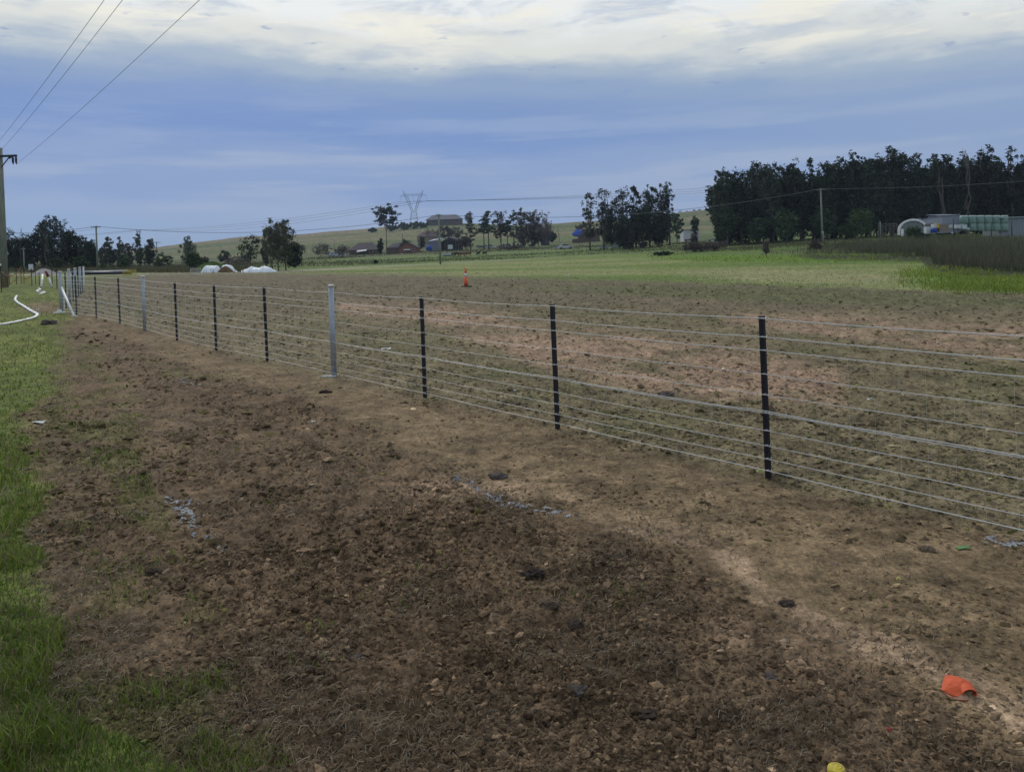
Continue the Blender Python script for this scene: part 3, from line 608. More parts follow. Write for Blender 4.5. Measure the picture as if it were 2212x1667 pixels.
def paint_mark(pts, hw, thr, label, seed):
    W = [G(a, b) for a, b in pts]; x0, x1 = min(p.x for p in W)-.2, max(p.x for p in W)+.2; y0, y1 = min(p.y for p in W)-.2, max(p.y for p in W)+.2
    c = .006; X, Y = np.meshgrid(np.arange(x0, x1, c), np.arange(y0, y1, c)); x, y = X.ravel(), Y.ravel(); d = np.full(len(x), 9.)
    for a, b in zip(W[:-1], W[1:]):
        ax, ay, bx, by = a.x, a.y, b.x-a.x, b.y-a.y; t = np.clip(((x-ax)*bx+(y-ay)*by)/(bx*bx+by*by+1e-9), 0, 1); d = np.minimum(d, np.hypot(x-ax-t*bx, y-ay-t*by))
    w = hw*(.6+1.0*fbm(x*3, y*3, seed, 2)); val = fbm(x*34, y*34, seed+5, 3) + .30*(fbm(x*5, y*5, seed+8, 2)-.5)
    keep = (d < w) & (val > thr+.035+.22*np.clip(d/w, 0, 1)) & (np.random.default_rng(seed+1).random(len(x)) < .8); x, y = x[keep], y[keep]; n = len(x); h = c*.62
    jt = np.random.default_rng(seed); cs = [(-h, -h), (h, -h), (h, h), (-h, h)]; rows = []
    for a, b in cs:
        xx, yy = x+a*jt.uniform(.4, 1.5, n), y+b*jt.uniform(.4, 1.5, n); rows.append(np.stack([xx, yy, ground_z(xx, yy)+.005], 1))
    V = np.stack(rows, 1).reshape(-1, 3); o = link('paint_mark', npmesh('paint_mark', V, np.arange(n*4).reshape(-1, 4), 4), mat('line_paint', (.27, .285, .31), .7, 0, .45, 40, spec=.3)); tag(o, label=label, cat='paint mark')
paint_mark([(990, 1036), (1020, 1050), (1045, 1062), (1090, 1088), (1140, 1098), (1190, 1108), (1232, 1124)], .06, .47, 'broken white spray paint line on bare soil in the middle of the picture', 301)
paint_mark([(368, 1082), (395, 1092), (412, 1122), (440, 1155), (470, 1180), (482, 1192), (458, 1200)], .06, .50, 'broken pale paint line over weeds at the left of the soil', 311)
paint_mark([(2150, 1170), (2180, 1177), (2260, 1190)], .07, .40, 'pale paint streak cut by the right edge below the fence', 321)
paint_mark([(372, 815), (400, 826), (430, 835)], .08, .56, 'faint paint traces in the distant soil left of the fence', 331)
def bollard():
    p = gz(G(1007, 620)); root = empty('traffic_bollard', p, label='orange and white bollard standing alone in the far soil', cat='traffic bollard')
    MB().loft([[Vector((math.cos(a)*r, math.sin(a)*r, z)) for a in np.linspace(0, 6.2832, 9)[:-1]] for r, z in ((.30, -.02), (.30, .03), (.26, .05))]).build('base', mat('rubber_and_shadow', (.015, .015, .016), .9), root)  # rubber foot, its black disc widened to paint the shadow patch around it
    R = lambda z: .115-.055*z; LOR = mat('bollard_orange', (.78, .13, .05), .45, 0, .08)
    MB().tube([(0, 0, .04), (0, 0, .56)], [R(.04), R(.56)], 14).build('lower_body', LOR, root)
    MB().tube([(0, 0, .56), (0, 0, .76)], [R(.56)+.003, R(.76)+.003], 14).build('white_band', WHITE, root)
    MB().tube([(0, 0, .76), (0, 0, .93), (0, 0, .95)], [R(.76), R(.93), .045], 14).build('upper_body', LOR, root)
    b = MB(); b.tube([(0, 0, .94), (0, 0, 1.0)], .035, 10); b.box((0, 0, 1.02), (.15, .05, .05)); b.build('handle', LOR, root)
bollard()
# ------------------------------------------------------------------ far left corner: hoses, sleeves, orange barrier
def on_ground(pts, h): return [gz(G(a, b))+Vector((0, 0, h)) for a, b in pts]
def hose(name, pts, r, label, m=WHITE, flat=.6, cat='hose'):
    P = on_ground(pts, r*.5); o = P[0].copy(); Q = []
    for i in range(len(P)-1):
        p0, p1, p2, p3 = P[max(i-1, 0)], P[i], P[i+1], P[min(i+2, len(P)-1)]
        for t in (0, .25, .5, .75): Q.append(.5*((2*p1)+(p2-p0)*t+(2*p0-5*p1+4*p2-p3)*t*t+(3*p1-p0-3*p2+p3)*t**3)-o)
    Q.append(P[-1]-o); rr = [r*(1+.18*math.sin(i*2.3)) for i in range(len(Q))]
    ob = MB().tube(Q, rr, 8, flat=flat).build(name, m, None, o); tag(ob, label=label, cat=cat)
hose('drainage_hose', [(36, 640), (33, 646), (34, 651), (42, 657), (50, 662), (61, 669), (70, 675), (80, 680), (79, 684), (70, 689), (58, 692), (40, 696), (20, 700), (0, 703), (-60, 708)], .05, 'long crumpled white hose curving over the grass at far left')
hose('drainage_hose', [(83, 624), (87, 626), (80, 629), (84, 631.5), (97, 632), (90, 635), (85, 636.5)], .055, 'short white hose lying in a zigzag behind the long hose')
def sleeve(a, za, b, zb, label, redtop=False):
    p = gz(G(*a)); q = gz(G(*b)); root = empty('leaning_tube', q, label=label, cat='tube')
    P0 = Vector((0, 0, zb)); P1 = p-q+Vector((0, 0, za))
    MB().tube([P0, P1], .065, 10).build('white_sleeve', WHITE, root)
    if redtop: MB().tube([P1, P1+(P1-P0).normalized()*.38+Vector((-.03, 0, 0))], .075, 10).build('red_collar', mat('dark_red', (.16, .03, .03), .7), root)
sleeve((93, 620), .78, (89.5, 621), .04, 'upright white tube leaning on a picket left of the other')
sleeve((105.5, 622), .66, (113, 622), .04, 'slanting white tube with a dark red collar', True)
def orange_barrier():
    o = gz(G(3, 632)); root = empty('barrier_mesh_fence', o, label='sagging orange safety mesh on dark pickets around the big pole', cat='safety fence')
    tops = {}
    for i, (px, py, h, pal) in enumerate([(3, 632, 1.45, 1), (20, 616, 1.3, 0), (36, 614, 1.3, 0), (46, 612, 1.25, 0), (52, 611, 1.25, 0), (69, 618, 1.2, 1), (77, 614, 1.1, 0), (85, 616, .85, 0), (113, 621, 1.25, 0), (123, 624, 1.2, 0)]):
        p = gz(G(px, py)); tops[i] = p-o; ob = star_picket(root, p-o, h)
        if pal: MB().tube([(0, 0, h-.05), (0, 0, h+.06)], .04, 8).build('cap', WHITE, ob)
    TAPE = mat('orange_mesh', (.42, .18, .08), .7, 0, .2, trans=.3)
    def swag(a, b, ha, hb, sag, w):
        n = 12; P = [a.lerp(b, t)+Vector((0, 0, ha+(hb-ha)*t-sag*4*t*(1-t))) for t in np.linspace(0, 1, n)]
        bb = MB(); bb.loft([[p, p+Vector((0, .012, w*(.8+.4*math.sin(i*1.9)))), p+Vector((0, .018, 0))] for i, p in enumerate(P)]); bb.build('mesh_swag', TAPE, root)
    swag(tops[0], tops[3], 1.1, 1.2, .45, .09); swag(tops[3], tops[5], .95, 1.2, .3, .06); swag(tops[4], tops[5], .3, .75, .15, .07); swag(tops[1], tops[3], .05, .75, .1, .06)
    nt_ = MB()
    for a, b, ha, hb in ((0, 1, .9, .85), (1, 3, .8, .9), (3, 5, .8, .85)):
        for k in range(14):
            t = (k+.5)/14; q = tops[a].lerp(tops[b], t); hh = (ha+(hb-ha)*t-.35*4*t*(1-t)*.6); nt_.bar(q+Vector((0, 0, .1)), q+Vector((random.uniform(-.05, .05), 0, hh)), .006, .006)
    ob = nt_.build('hanging_mesh_strands', TAPE, root); ob['kind'] = 'stuff'
    s = gz(G(68, 613))-o; b = MB(); b.box(s+Vector((0, 0, 1.22)), (.34, .02, .42)); b.build('notice_board', mat('notice', (.6, .63, .72), .5), root, label='small plain pale notice board')
    b = MB(); b.loft([[s+Vector((.08+dx*w, 0, z)) + Vector((0, dy*w, 0)) for dx, dy in ((-1, -1), (1, -1), (1, 1), (-1, 1))] for z, w in ((.42, .03), (.62, .07), (.72, .07))]); b.build('white_rag', WHITE, root)
orange_barrier()
def mound(px, D, wpx, hpx, label, col, name='soil_mound', cat='mound', dy=1.2, seed=1, k=1.0):
    p = T(px, D); w, h = S(wpx, D)/2, S(hpx, D); n, m = 28, 9; b = MB(); rs = random.Random(seed); ph = [rs.uniform(0, 6) for _ in range(4)]
    rings = []
    for j in range(m):
        t = j/(m-1); z = h*(1-(1-t)**1.7) if k == 1 else h*math.sin(t*math.pi/2); rr = (1-t)*.98+.02
        rings.append([Vector((math.cos(a)*w*rr*(1+.12*math.sin(2*a+ph[0])+.07*math.sin(5*a+ph[1])), math.sin(a)*dy*w*.5*rr*(1+.12*math.sin(3*a+ph[2])), z*(1+.10*math.sin(4*a+ph[3]+t*3))-.05)) for a in np.linspace(0, 6.2832, n+1)[:-1]])
    b.loft(rings); o = b.build(name, mat('mound_%s' % (name+str(int(col[0]*100))), col, .95, 0, .35, 4, .5, spec=.1), None, p); tag(o, label=label, cat=cat); return o
mound(95, 92, 50, 14, 'pale grey gravel heap behind the orange safety mesh', (.42, .38, .36), 'gravel_heap', 'gravel heap', seed=4)
# tarped piles
def tarp_pile(px0, px1, D, hpx, label, humps, seed):
    """lumpy plastic sheet over a heap; humps = [(u, height)] along its length"""
    p0, p1 = T(px0, D), T(px1, D); c = (p0+p1)/2; L = (p1-p0).length; n, m = 40, 12; H = S(hpx, D); vs = []; rs = np.random.default_rng(seed); off = rs.uniform(0, 9)
    for i in range(n):
        u = i/(n-1); hh = np.interp(u, [a for a, _ in humps], [b for _, b in humps])*H; wd = 1.1*(.35+hh/H*.9)
        for j in range(m):
            s = j/(m-1)*2-1; z = hh*max(0, 1-abs(s)**2.4)+(.10*(fbm(np.array([u*14+off]), np.array([s*3.0]), 5, 3)[0]-.5))*(hh/H+.1)*2
            vs.append(Vector(((u-.5)*L, s*wd+.1*math.sin(u*17+off), max(z, 0.0)-.02)))
    b = MB().add(vs, [(i*m+j, (i+1)*m+j, (i+1)*m+j+1, i*m+j+1) for i in range(n-1) for j in range(m-1)], False)
    o = b.build('tarpaulin', mat('white_tarp', (.66, .72, .78), .5, 0, .08, 2), None, c); md = o.modifiers.new('t', 'SOLIDIFY'); md.thickness = .03; tag(o, label=label, cat='tarpaulin'); return c
mound(457, 107, 84, 21, 'low green grassy bank behind the white tarpaulins', (.055, .095, .025), 'grassy_bank', 'bank', seed=9, dy=1.5)
tarp_pile(434, 478, 101, 15, 'white tarpaulin draped over the left end of the earth heap', [(0, 0.02), (.12, .5), (.3, 1), (.8, .95), (.93, .5), (1, .1)], 3)
mound(488, 100.2, 40, 13, 'brown earth heap showing between two white tarpaulins', (.13, .085, .05), 'earth_heap', 'earth heap', seed=5)
tarp_pile(484, 512, 101.5, 17, 'white tarpaulin over the right end of the earth heap', [(0, .9), (.25, 1), (.55, .85), (.85, .3), (1, 0.02)], 6)
tarp_pile(517, 598, 98, 14, 'long low heap under lumpy white tarpaulin beside the tree', [(0, .02), (.1, .45), (.22, .6), (.33, .95), (.42, .8), (.55, .7), (.66, 1.0), (.78, .8), (.92, .35), (1, 0.02)], 8)
# big black pipe, yellow barrier, white panel
def pipe():
    a, b = T(158, 88), T(284, 92); a.z += .19; b.z += .19; o = tag(MB().tube([Vector(), b-a], .19, 14).build('drain_pipe', mat('black_pipe', (.018, .02, .035), .35, spec=.6), None, a), label='long black pipe lying along the field edge at left', cat='pipe')
    a2 = a+Vector((-1, 1.4, .15)); tag(MB().tube([Vector(), b-a+Vector((-.3, .4, .05))], .12, 12).build('drain_pipe', mat('pipe_highlight', (.42, .44, .46), .5), None, a2), label='thin pale grey tube standing for the highlight along the black pipe', cat='pipe')  # pale tube raised behind the black pipe, painting the highlight on its top
pipe()
def barrier(px0, px1, D, hm, label, m, bars, feet, name):
    a, b = T(px0, D), T(px1, D); c = (a+b)/2; w = (b-a).length; root = empty(name, c, label=label, cat='barrier'); r = .03
    f = MB(); f.bar((-w/2, 0, .08), (w/2, 0, .08), r*1.6); f.bar((-w/2, 0, hm), (w/2, 0, hm), r*1.6); f.bar((-w/2, 0, 0), (-w/2, 0, hm+.02), r*1.7); f.bar((w/2, 0, 0), (w/2, 0, hm+.02), r*1.7)
    f.build('frame', m, root)
    for k in range(1, bars): MB().bar((-w/2+w*k/bars, 0, .1), (-w/2+w*k/bars, 0, hm-.02), r).build('bar', m, root)
    if feet:
        for s in (-1, 1): MB().bar((s*w*.42, -.35, .03), (s*w*.42, .35, .03), .06, .05).build('foot', m, root)
    else: f2 = MB(); f2.box((0, 0, hm*.62), (w*.9, .03, hm*.22)); f2.build('rail_board', m, root)
YEL2 = mat('yellow_barrier', (.45, .38, .06), .6)
barrier(266, 281, 84, .62, 'left one of two yellow barrier panels at the pipe end', YEL2, 5, False, 'trench_barrier'); barrier(282, 294, 85, .6, 'right one of two yellow barrier panels at the pipe end', YEL2, 4, False, 'trench_barrier')
barrier(412, 434, 82, .72, 'white crowd barrier standing in front of the tarpaulin heap', mat('white_barrier', (.5, .48, .45), .5), 9, True, 'crowd_barrier')
# ------------------------------------------------------------------ poles and cables
POLES = {}
def pole(px, D, top, r, label, arm=1.0, arm_off=0.0, key=None, tr=False, arm_px=None, m=TIMBER, lamp=False, tagp=False, zt=None):
    p = T(px, D); h = Zat(top[0], top[1], D)-p.z; root = empty('power_pole', p, label=label, cat='power pole')
    MB().tube([(0, 0, -.3), (0, 0, h*.5), (0, 0, h)], [r, r*.85, r*.7], 12).build('pole_shaft', m, root)
    if arm:
        MB().box((arm_off, -r, h-.28), (arm, .11, .13)).build('crossarm', DARKM if D < 60 else TIMBER, root)
        for s in (-.42, -.18, .18, .42): MB().tube([(arm_off+arm*s, -r, h-.21), (arm_off+arm*s, -r, h-.05)], [.045, .03], 8).build('insulator', DARKM, root)
    if tagp: MB().box((0, -r-.03, h*.2), (.34, .06, .34)).build('pole_tag', mat('pole_tag', (.4, .42, .42), .5), root); MB().tube([(.1, -r, 0), (.1, -r, h*.19)], .05, 6).build('conduit', STEEL, root)
    POLES[key] = p+Vector((arm_off, 0, h-.1)); return root, p, h
# big near pole, cut by the left edge
rt, bp, bh = pole(10, 49, (2.5, 320), .225, 'massive greenish timber power pole cut by the left edge', arm=0, key='big')
MB().box((.25, -.2, bh-.55), (1.9, .12, .13)).build('crossarm', DARKM, rt); MB().bar((.2, -.2, bh-1.25), (.75, -.2, bh-.6), .05).build('arm_brace', DARKM, rt)
for s, lo in ((.95, 1), (1.15, 0)):
    b = MB(); b.tube([(s, -.2, bh-.58), (s, -.2, bh-.75), (s, -.2, bh-.95), (s+.02, -.2, bh-1.1)], [.03, .07, .06, .02], 8)
    if lo: b.tube([(s-.22, -.2, bh-.72), (s-.05, -.2, bh-.6)], .04, 6)
    b.build('insulator', DARKM, rt)
MB().box((-.33, .0, bh*.30), (.12, .25, 1.2)).build('cable_guard', mat('guard', (.5, .5, .5), .6), rt)
pole(211, 148, (206, 488), .19, 'pole with short crossarm left, between the forest and thin trees', 2.0, key='a')
pole(951.5, 150, (945.5, 463), .20, 'plain pole in the field in front of the open shed', 1.0, key='b')
pole(1777, 150, (1773.5, 407), .20, 'grey pole in front of the tall dark tree stand on the right', 2.2, key='c', tagp=True)
pole(340, 230, (337, 522), .16, 'thin pole with crossarm before the left end of the hill', 2.6, key='d')
pole(52.5, 120, (51, 534), .12, 'thin short pole in front of the left forest', .7, key='e')
pole(723, 330, (722, 518), .12, 'slim pole rising behind the bare bush on the hillside', 0, key='f')
pole(871, 345, (870.5, 505), .16, 'dark stub pole behind the ridge of the brick house', 0, key='g', m=DARKM)
pole(907.5, 350, (905.5, 499), .12, 'thin pole left of the plain field pole, by the mauve roof', 1.2, key='h')
pole(2585, 150, (2580, 352), .20, 'pole just outside the right side of the view', 2.2, key='r')
pole(-190, 150, (-190, 480), .20, 'pole just outside the left side of the view', 2.0, key='l')
def cable(a, b, sag, label, r=.03, n=28, cat='power cable', group=None, m=None):
    o = a.copy(); P = [a.lerp(b, t)-o-Vector((0, 0, sag*4*t*(1-t))) for t in np.linspace(0, 1, n)]
    tag(MB().tube(P, r, 5).build('power_cable', m or mat('cable', (.10, .11, .13), .6), None, o), label=label, cat=cat, group=group)
def sagv(p, q, px, py): # sag so that the cable passes through (px,py)
    best = 0
    for s in np.linspace(0, 12, 121):
        P = [p.lerp(q, t)-Vector((0, 0, s*4*t*(1-t))) for t in np.linspace(.02, .98, 97)]
        c = min(P, key=lambda v: abs(float(topx(v.x, v.y, v.z)[0])-px)); d = abs(float(topx(c.x, c.y, c.z)[1])-py)
        if s == 0 or d < bd: bd, best = d, s
    return best
CG = mat('cable_pale', (.17, .19, .19), .7)
cable(POLES['a'], POLES['b'], sagv(POLES['a'], POLES['b'], 520, 502), 'sagging cable between the two left field poles', .035)
cable(POLES['b'], POLES['c'], sagv(POLES['b'], POLES['c'], 1289, 467), 'long cable from the plain field pole to the right pole', .04, m=CG)
cable(POLES['c'], POLES['r'], sagv(POLES['c'], POLES['r'], 2034, 402), 'cable crossing the dark tree stand right of the grey pole', .035, m=CG)
cable(POLES['l'], POLES['a'], sagv(POLES['l'], POLES['a'], 100, 501), 'cable running left from the crossarm pole over the forest', .035)
cable(POLES['l']+Vector((0, .6, -.7)), POLES['a']+Vector((0, .4, -.45)), 1.3, 'lower thin cable over the left forest', .018)
# conductors passing overhead from the big pole
def overhead(sx, sz, px, py, D, label):
    a = bp+Vector((sx, -.2, bh-sz)); u, v = uv(px, py); q = Vector((u/F*D, D, EYE+v/F*D)); e = a+(q-a)*1.75; cable(a, e, .35, label, .007, 40, m=mat('dark_cable', (.13, .15, .20), .6))
overhead(-.7, .5, 205, 0, 21, 'leftmost of three overhead wires rising from the big pole'); overhead(-.1, .5, 243, 0, 21, 'middle one of three overhead wires rising from the big pole'); overhead(1.15, 1.1, 400, 0, 20, 'rightmost overhead wire rising from the big pole insulator')
# transmission tower
def tower(px, D, topy, basey, label, wpx):
    T0 = T(px, D); zt = Zat(px, topy, D); zb = Zat(px, basey, D); h = zt-zb; k = S(1, D); root = empty('transmission_tower', Vector((T0.x, T0.y, zb)), label=label, cat='transmission tower')
    LT = mat('lattice_steel', (.15, .17, .20), .6, .3); w = wpx*k; t = .40*k; body = MB(); arm = MB(); waist = h*.24
    # lower box legs
    for s in (-1, 1):
        for d in (-1, 1):
            body.bar((s*w*.17, d*w*.12, -8*k), (s*w*.12, d*w*.05, waist), t)
            body.bar((s*w*.09, d*w*.05, waist), (s*w*.40, d*w*.05, h*.84), t); body.bar((s*w*.015, d*w*.04, waist), (s*w*.26, d*w*.05, h*.80), t)
            body.bar((s*w*.40, d*w*.05, h*.84), (s*w*.46, 0, h*1.0), t*.9); body.bar((s*w*.32, d*w*.04, h*.84), (s*w*.46, 0, h*1.0), t*.7)
        n = 9
        for i in range(n):
            f, g = i/n, (i+1)/n; o_ = lambda q: (s*(w*.09+(w*.31)*q), -w*.05, waist+(h*.6)*q); i_ = lambda q: (s*(w*.015+(w*.245)*q), -w*.05, waist+(h*.56)*q)
            body.bar(o_(f), i_(g), t*.5); body.bar(i_(f), o_(g), t*.5)
    for i in range(4):
        f, g = i/4*waist, (i+1)/4*waist; body.bar((-w*.16, -w*.1, f), (w*.14, -w*.08, g), t*.6); body.bar((w*.16, -w*.1, f), (-w*.14, -w*.08, g), t*.6); body.bar((-w*.15, -w*.1, f), (w*.15, -w*.1, f), t*.5)
    body.build('lattice_body', LT, root)
    z1, z2 = h*.80, h*.86
    for d in (-1, 1):
        arm.bar((-w*.62, 0, z1+.01*h), (-w*.40, d*w*.05, z2), t*.8); arm.bar((w*.62, 0, z1+.01*h), (w*.40, d*w*.05, z2), t*.8); arm.bar((-w*.40, d*w*.05, z2), (w*.40, d*w*.05, z2), t*.8); arm.bar((-w*.62, 0, z1), (w*.62, 0, z1), t*.8)
    for i in range(12):
        f = -w*.5+w*i/12; arm.bar((f, -w*.04, z1), (f+w/24, -w*.04, z2), t*.5); arm.bar((f+w/24, -w*.04, z2), (f+w/12, -w*.04, z1), t*.5)
    arm.build('crossarm', LT, root); out = []
    for s in (-.6, 0, .6):
        MB().tube([(s*w, 0, z1), (s*w, 0, h*.62)], t*.35, 5).build('insulator_string', LT, root); out.append(Vector((T0.x+s*w, T0.y, zb+h*.62)))
    return out
tw = tower(895, 960, 411, 474, 'tall V-shaped lattice pylon on the hill crest', 47)
LC = mat('line_cable', (.20, .23, .28), .7)
left_end = [Vector((u/F*1500, 1500, EYE+v/F*1500)) for u, v in (uv(290, 497), uv(302, 496), uv(312, 497))]
far_left = [Vector((u/F*1900, 1900, EYE+v/F*1900)) for u, v in (uv(-120, 508), uv(-100, 507), uv(-80, 508))]
right_end = [Vector((u/F*1000, 1000, EYE+v/F*1000)) for u, v in (uv(2260, 330), uv(2300, 338), uv(2340, 346))]
nm = ['left', 'middle', 'right']
for i in range(3):
    cable(tw[i], left_end[i], 8+3*i, '%s high-voltage conductor from the pylon towards the far left' % nm[i], .16, 30)
    cable(left_end[i], far_left[i], 10, '%s distant conductor beyond the tiny pylon at left' % nm[i], .17, 16)
    cable(tw[i], right_end[i], sagv(tw[i], right_end[i], 1180, 453-i*1.5), '%s high-voltage conductor from the pylon towards the right' % nm[i], .15, 30)
tower(301, 1500, 494, 530, 'tiny distant lattice pylon above the thin left trees', 9)
# ------------------------------------------------------------------ trees
LEAF = mat('foliage', (1, 1, 1), .8, attr='tint', var=.2, scale=.8, trans=.12, spec=.1); BARK = mat('trunk_bark', (.13, .115, .10), .9, 0, .35, 3, .4, stretch=(4, 4, .5)); PBARK = mat('pale_bark', (.30, .29, .27), .9, 0, .3, 3)
def leaves(cent, rad, n, size, c1, c2, rs, droop=.3, aspect=.5, sq=(1, 1, 1)):
    """n small leaf faces in each clump"""
    K = len(cent); d = rs.normal(0, 1, (K, n, 3)); d /= np.linalg.norm(d, axis=2, keepdims=True)+1e-9; d *= rs.random((K, n, 1))**.45
    p = (cent[:, None]+d*rad[:, None, None]*np.array(sq)).reshape(-1, 3); m = len(p)
    a = rs.normal(0, 1, (m, 3)); a[:, 2] = a[:, 2]*.6-droop; a /= np.linalg.norm(a, axis=1, keepdims=True); b = np.cross(a, rs.normal(0, 1, (m, 3))); b /= np.linalg.norm(b, axis=1, keepdims=True)+1e-9
    s = size*rs.uniform(.5, 1.4, (m, 1)); V = np.stack([p-a*s-b*s*aspect*.5, p-a*s*.1+b*s*aspect, p+a*s, p-a*s*.1-b*s*aspect], 1).reshape(-1, 3)
    cl = rs.random(K)**1.3; t = np.repeat(cl, n)*.7+rs.random(m)*.3; col = np.array(c1)*(1-t[:, None])+np.array(c2)*t[:, None]
    return V, np.repeat(col, 4, axis=0)
NAMES = {'sheoak': 'sheoak_tree', 'pine': 'pine_tree', 'bare': 'bare_tree', 'gum': 'gum_tree', 'bush': 'bush', 'palm': 'palm_tree', 'round': 'leafy_tree', 'wispy': 'thin_tree', 'dead': 'dead_tree'}
COL = {'sheoak': ((.010, .020, .015), (.046, .056, .034)), 'pine': ((.010, .022, .014), (.028, .044, .022)), 'bare': ((.055, .048, .045), (.105, .085, .075)), 'gum': ((.022, .034, .02), (.055, .07, .04)),
       'bush': ((.016, .032, .014), (.04, .06, .022)), 'palm': ((.02, .035, .02), (.05, .07, .035)), 'round': ((.016, .032, .018), (.045, .062, .032)), 'wispy': ((.03, .036, .028), (.08, .08, .06)), 'dead': ((.1, .09, .08), (.15, .13, .12))}
def tree(style, px, D, topy, wpx, label, group=None, cols=None, base_py=None, dens=1.0, bare_low=.12, seed=None, trunkc=None, ls=1.0):
    if style == 'sheoak': wpx *= (1.4 if px > 1540 else 1.2)
    if px > 1540 and D > 175 and style in ('sheoak', 'round'): ls *= 1.3
    rs = np.random.default_rng(abs(int(px*7+D)) if seed is None else seed); p = T(px, D); H = Zat(px - (p.z*0), topy, D)-p.z; H = max(H, .8); W = S(wpx, D)/2; c1, c2 = cols or COL[style]
    cat = {'bush': 'bush'}.get(style, 'tree'); root = empty(NAMES[style], p, label=label, cat=cat, group=group)
    wood = MB(); cent, rad = [], []; tv = rs.uniform(.95, 2.1); c1, c2 = tuple(v*tv for v in c1), tuple(v*tv for v in c2); lf = max(.0010*D, .10); nl = 18 if D > 150 else 24
    def limb(a, b, r, k=4, wob=.06):
        a, b = Vector(a), Vector(b); L = (b-a).length; P = [a.lerp(b, t)+Vector(rs.normal(0, wob*L*(t*(1-t)*3), 3)) for t in np.linspace(0, 1, k)]; wood.tube(P, list(np.linspace(r, r*.35, k)), 5, cap=False); return P
    rt_ = max(.012*H, .05)
    if style in ('sheoak', 'wispy'):
        nlead = int(rs.integers(4, 6)) if W > .08*H else 2
        wood.tube([(0, 0, -.3), (rs.normal(0, .1), 0, H*.3), (rs.normal(0, .2), 0, H*.62)], [rt_*1.3, rt_, rt_*.7], 7)
        for l in range(nlead):
            ox = (0 if l == 0 else rs.uniform(-.62, .62)*W); oy = rs.uniform(-.5, .5)*W; hh = H*(1.0 if l == 0 else rs.uniform(.76, .97)); z0 = H*rs.uniform(.12, .3)
            P = limb((0, 0, z0), (ox, oy, hh*.95), rt_*.7, 6, .03); n = int((36 if style == 'sheoak' else 16)*dens)
            for i in range(n):
                t = rs.uniform(bare_low, 1)**.9; prof = min(1, (1.03-t)*5)**.6*min(1, .35+t*1.6); rr = W*(.70 if nlead > 2 else .9)*prof*rs.random()**.55; a = rs.uniform(0, 6.283)
                q = Vector((ox*max(t-.15, 0)*1.15+rr*math.cos(a), oy*t+rr*math.sin(a), hh*t)); cent.append(q); rad.append(rs.uniform(.35, 1.0)*max(W*.42, .3)*(1.15-.5*t))
                if i % 4 == 0: limb((ox*t*.8, oy*t*.8, hh*(t*.85)), q, rt_*.18, 3)
        sq = (1, 1, 1.25)
    elif style == 'gum':
        Pm = limb((0, 0, -.2), (W*.05, 0, H*.55), rt_*1.3, 5, .02)
        for l in range(9):
            a = rs.uniform(0, 6.283); rr = W*rs.uniform(.3, .9); q = Vector((rr*math.cos(a), rr*math.sin(a)*.8, H*rs.uniform(.6, .93))); limb(Pm[3+(l % 2)], q, rt_*.5, 5)
            for k in range(int(12*dens)): cent.append(q+Vector(rs.normal(0, 1, 3))*W*.24); rad.append(W*rs.uniform(.10, .24))
        for l in range(14): a = rs.uniform(0, 6.283); cent.append(Vector((W*.85*math.cos(a)*rs.random(), W*.7*math.sin(a), H*rs.uniform(.85, .99)))); rad.append(W*.2)
        sq = (1.2, 1.2, .6)
    elif style == 'pine':
        wood.tube([(0, 0, -.2), (rs.normal(0, .02)*H, 0, H*.5), (0, 0, H*.93)], [rt_*1.5, rt_, rt_*.4], 7)
        for i in range(int(36*dens)):
            t = rs.uniform(max(bare_low, .28), .99); a = rs.uniform(0, 6.283); w = W*(1-.5*max(t-.55, 0)/.45)*(.55+.45*min(1, (t-.2)*3)); rr = w*rs.random()**.5*.92; q = Vector((rr*math.cos(a), rr*math.sin(a), H*t)); cent.append(q); rad.append(W*rs.uniform(.16, .32)); 
            if i % 2 == 0: limb((0, 0, H*t*.94), q, rt_*.3, 3)
        sq = (1.3, 1.3, .55)
    elif style in ('bare', 'dead'):
        for l in range(4 if style == 'bare' else 2):
            P = limb((0, 0, -.1), (rs.uniform(-.5, .5)*W, rs.uniform(-.4, .4)*W, H*rs.uniform(.75, 1)), rt_*.7, 6, .04)
            for k in range(14 if style == 'bare' else 8):
                t = rs.uniform(.25, .95); a0 = P[0].lerp(P[-1], t); q = a0+Vector((rs.uniform(-1, 1)*W*.75, rs.uniform(-1, 1)*W*.6, H*rs.uniform(.05, .2))); limb(a0, q, rt_*.25, 4)
                if style == 'bare':
                    for _ in range(3): limb(a0.lerp(q, rs.uniform(.3, .9)), q+Vector(rs.normal(0, .3, 3))*W, rt_*.14, 3)
                    cent.append(q); rad.append(W*.32)
        nl = int(9*dens) if style == 'bare' else 0; sq = (1, 1, 1)
    elif style == 'palm':
        wood.tube([(0, 0, -.2), (.1, 0, H*.45), (0, 0, H*.8)], [rt_*1.6, rt_*1.2, rt_*1.3], 8)
    else: # round, bush
        if style == 'round': wood.tube([(0, 0, -.2), (0, 0, H*.5)], [rt_*1.4, rt_*.8], 7)
        else: wood.tube([(0, 0, -.2), (0, 0, H*.5)], [rt_, rt_*.5], 6)
        z0 = .5 if style == 'bush' else .56; zr = .5 if style == 'bush' else .46
        for i in range(int(46*dens)):
            d = rs.normal(0, 1, 3); d /= np.linalg.norm(d); d *= rs.random()**.4; q = Vector((d[0]*W*.88, d[1]*W*.8, H*(z0+d[2]*zr*.92))); cent.append(q); rad.append(min(W, H*.5)*rs.uniform(.16, .34))
            if i % 6 == 0: limb((0, 0, H*.3), q, rt_*.3, 4)
        sq = (1, 1, .85)
    wood.build('trunk', trunkc or BARK, root)
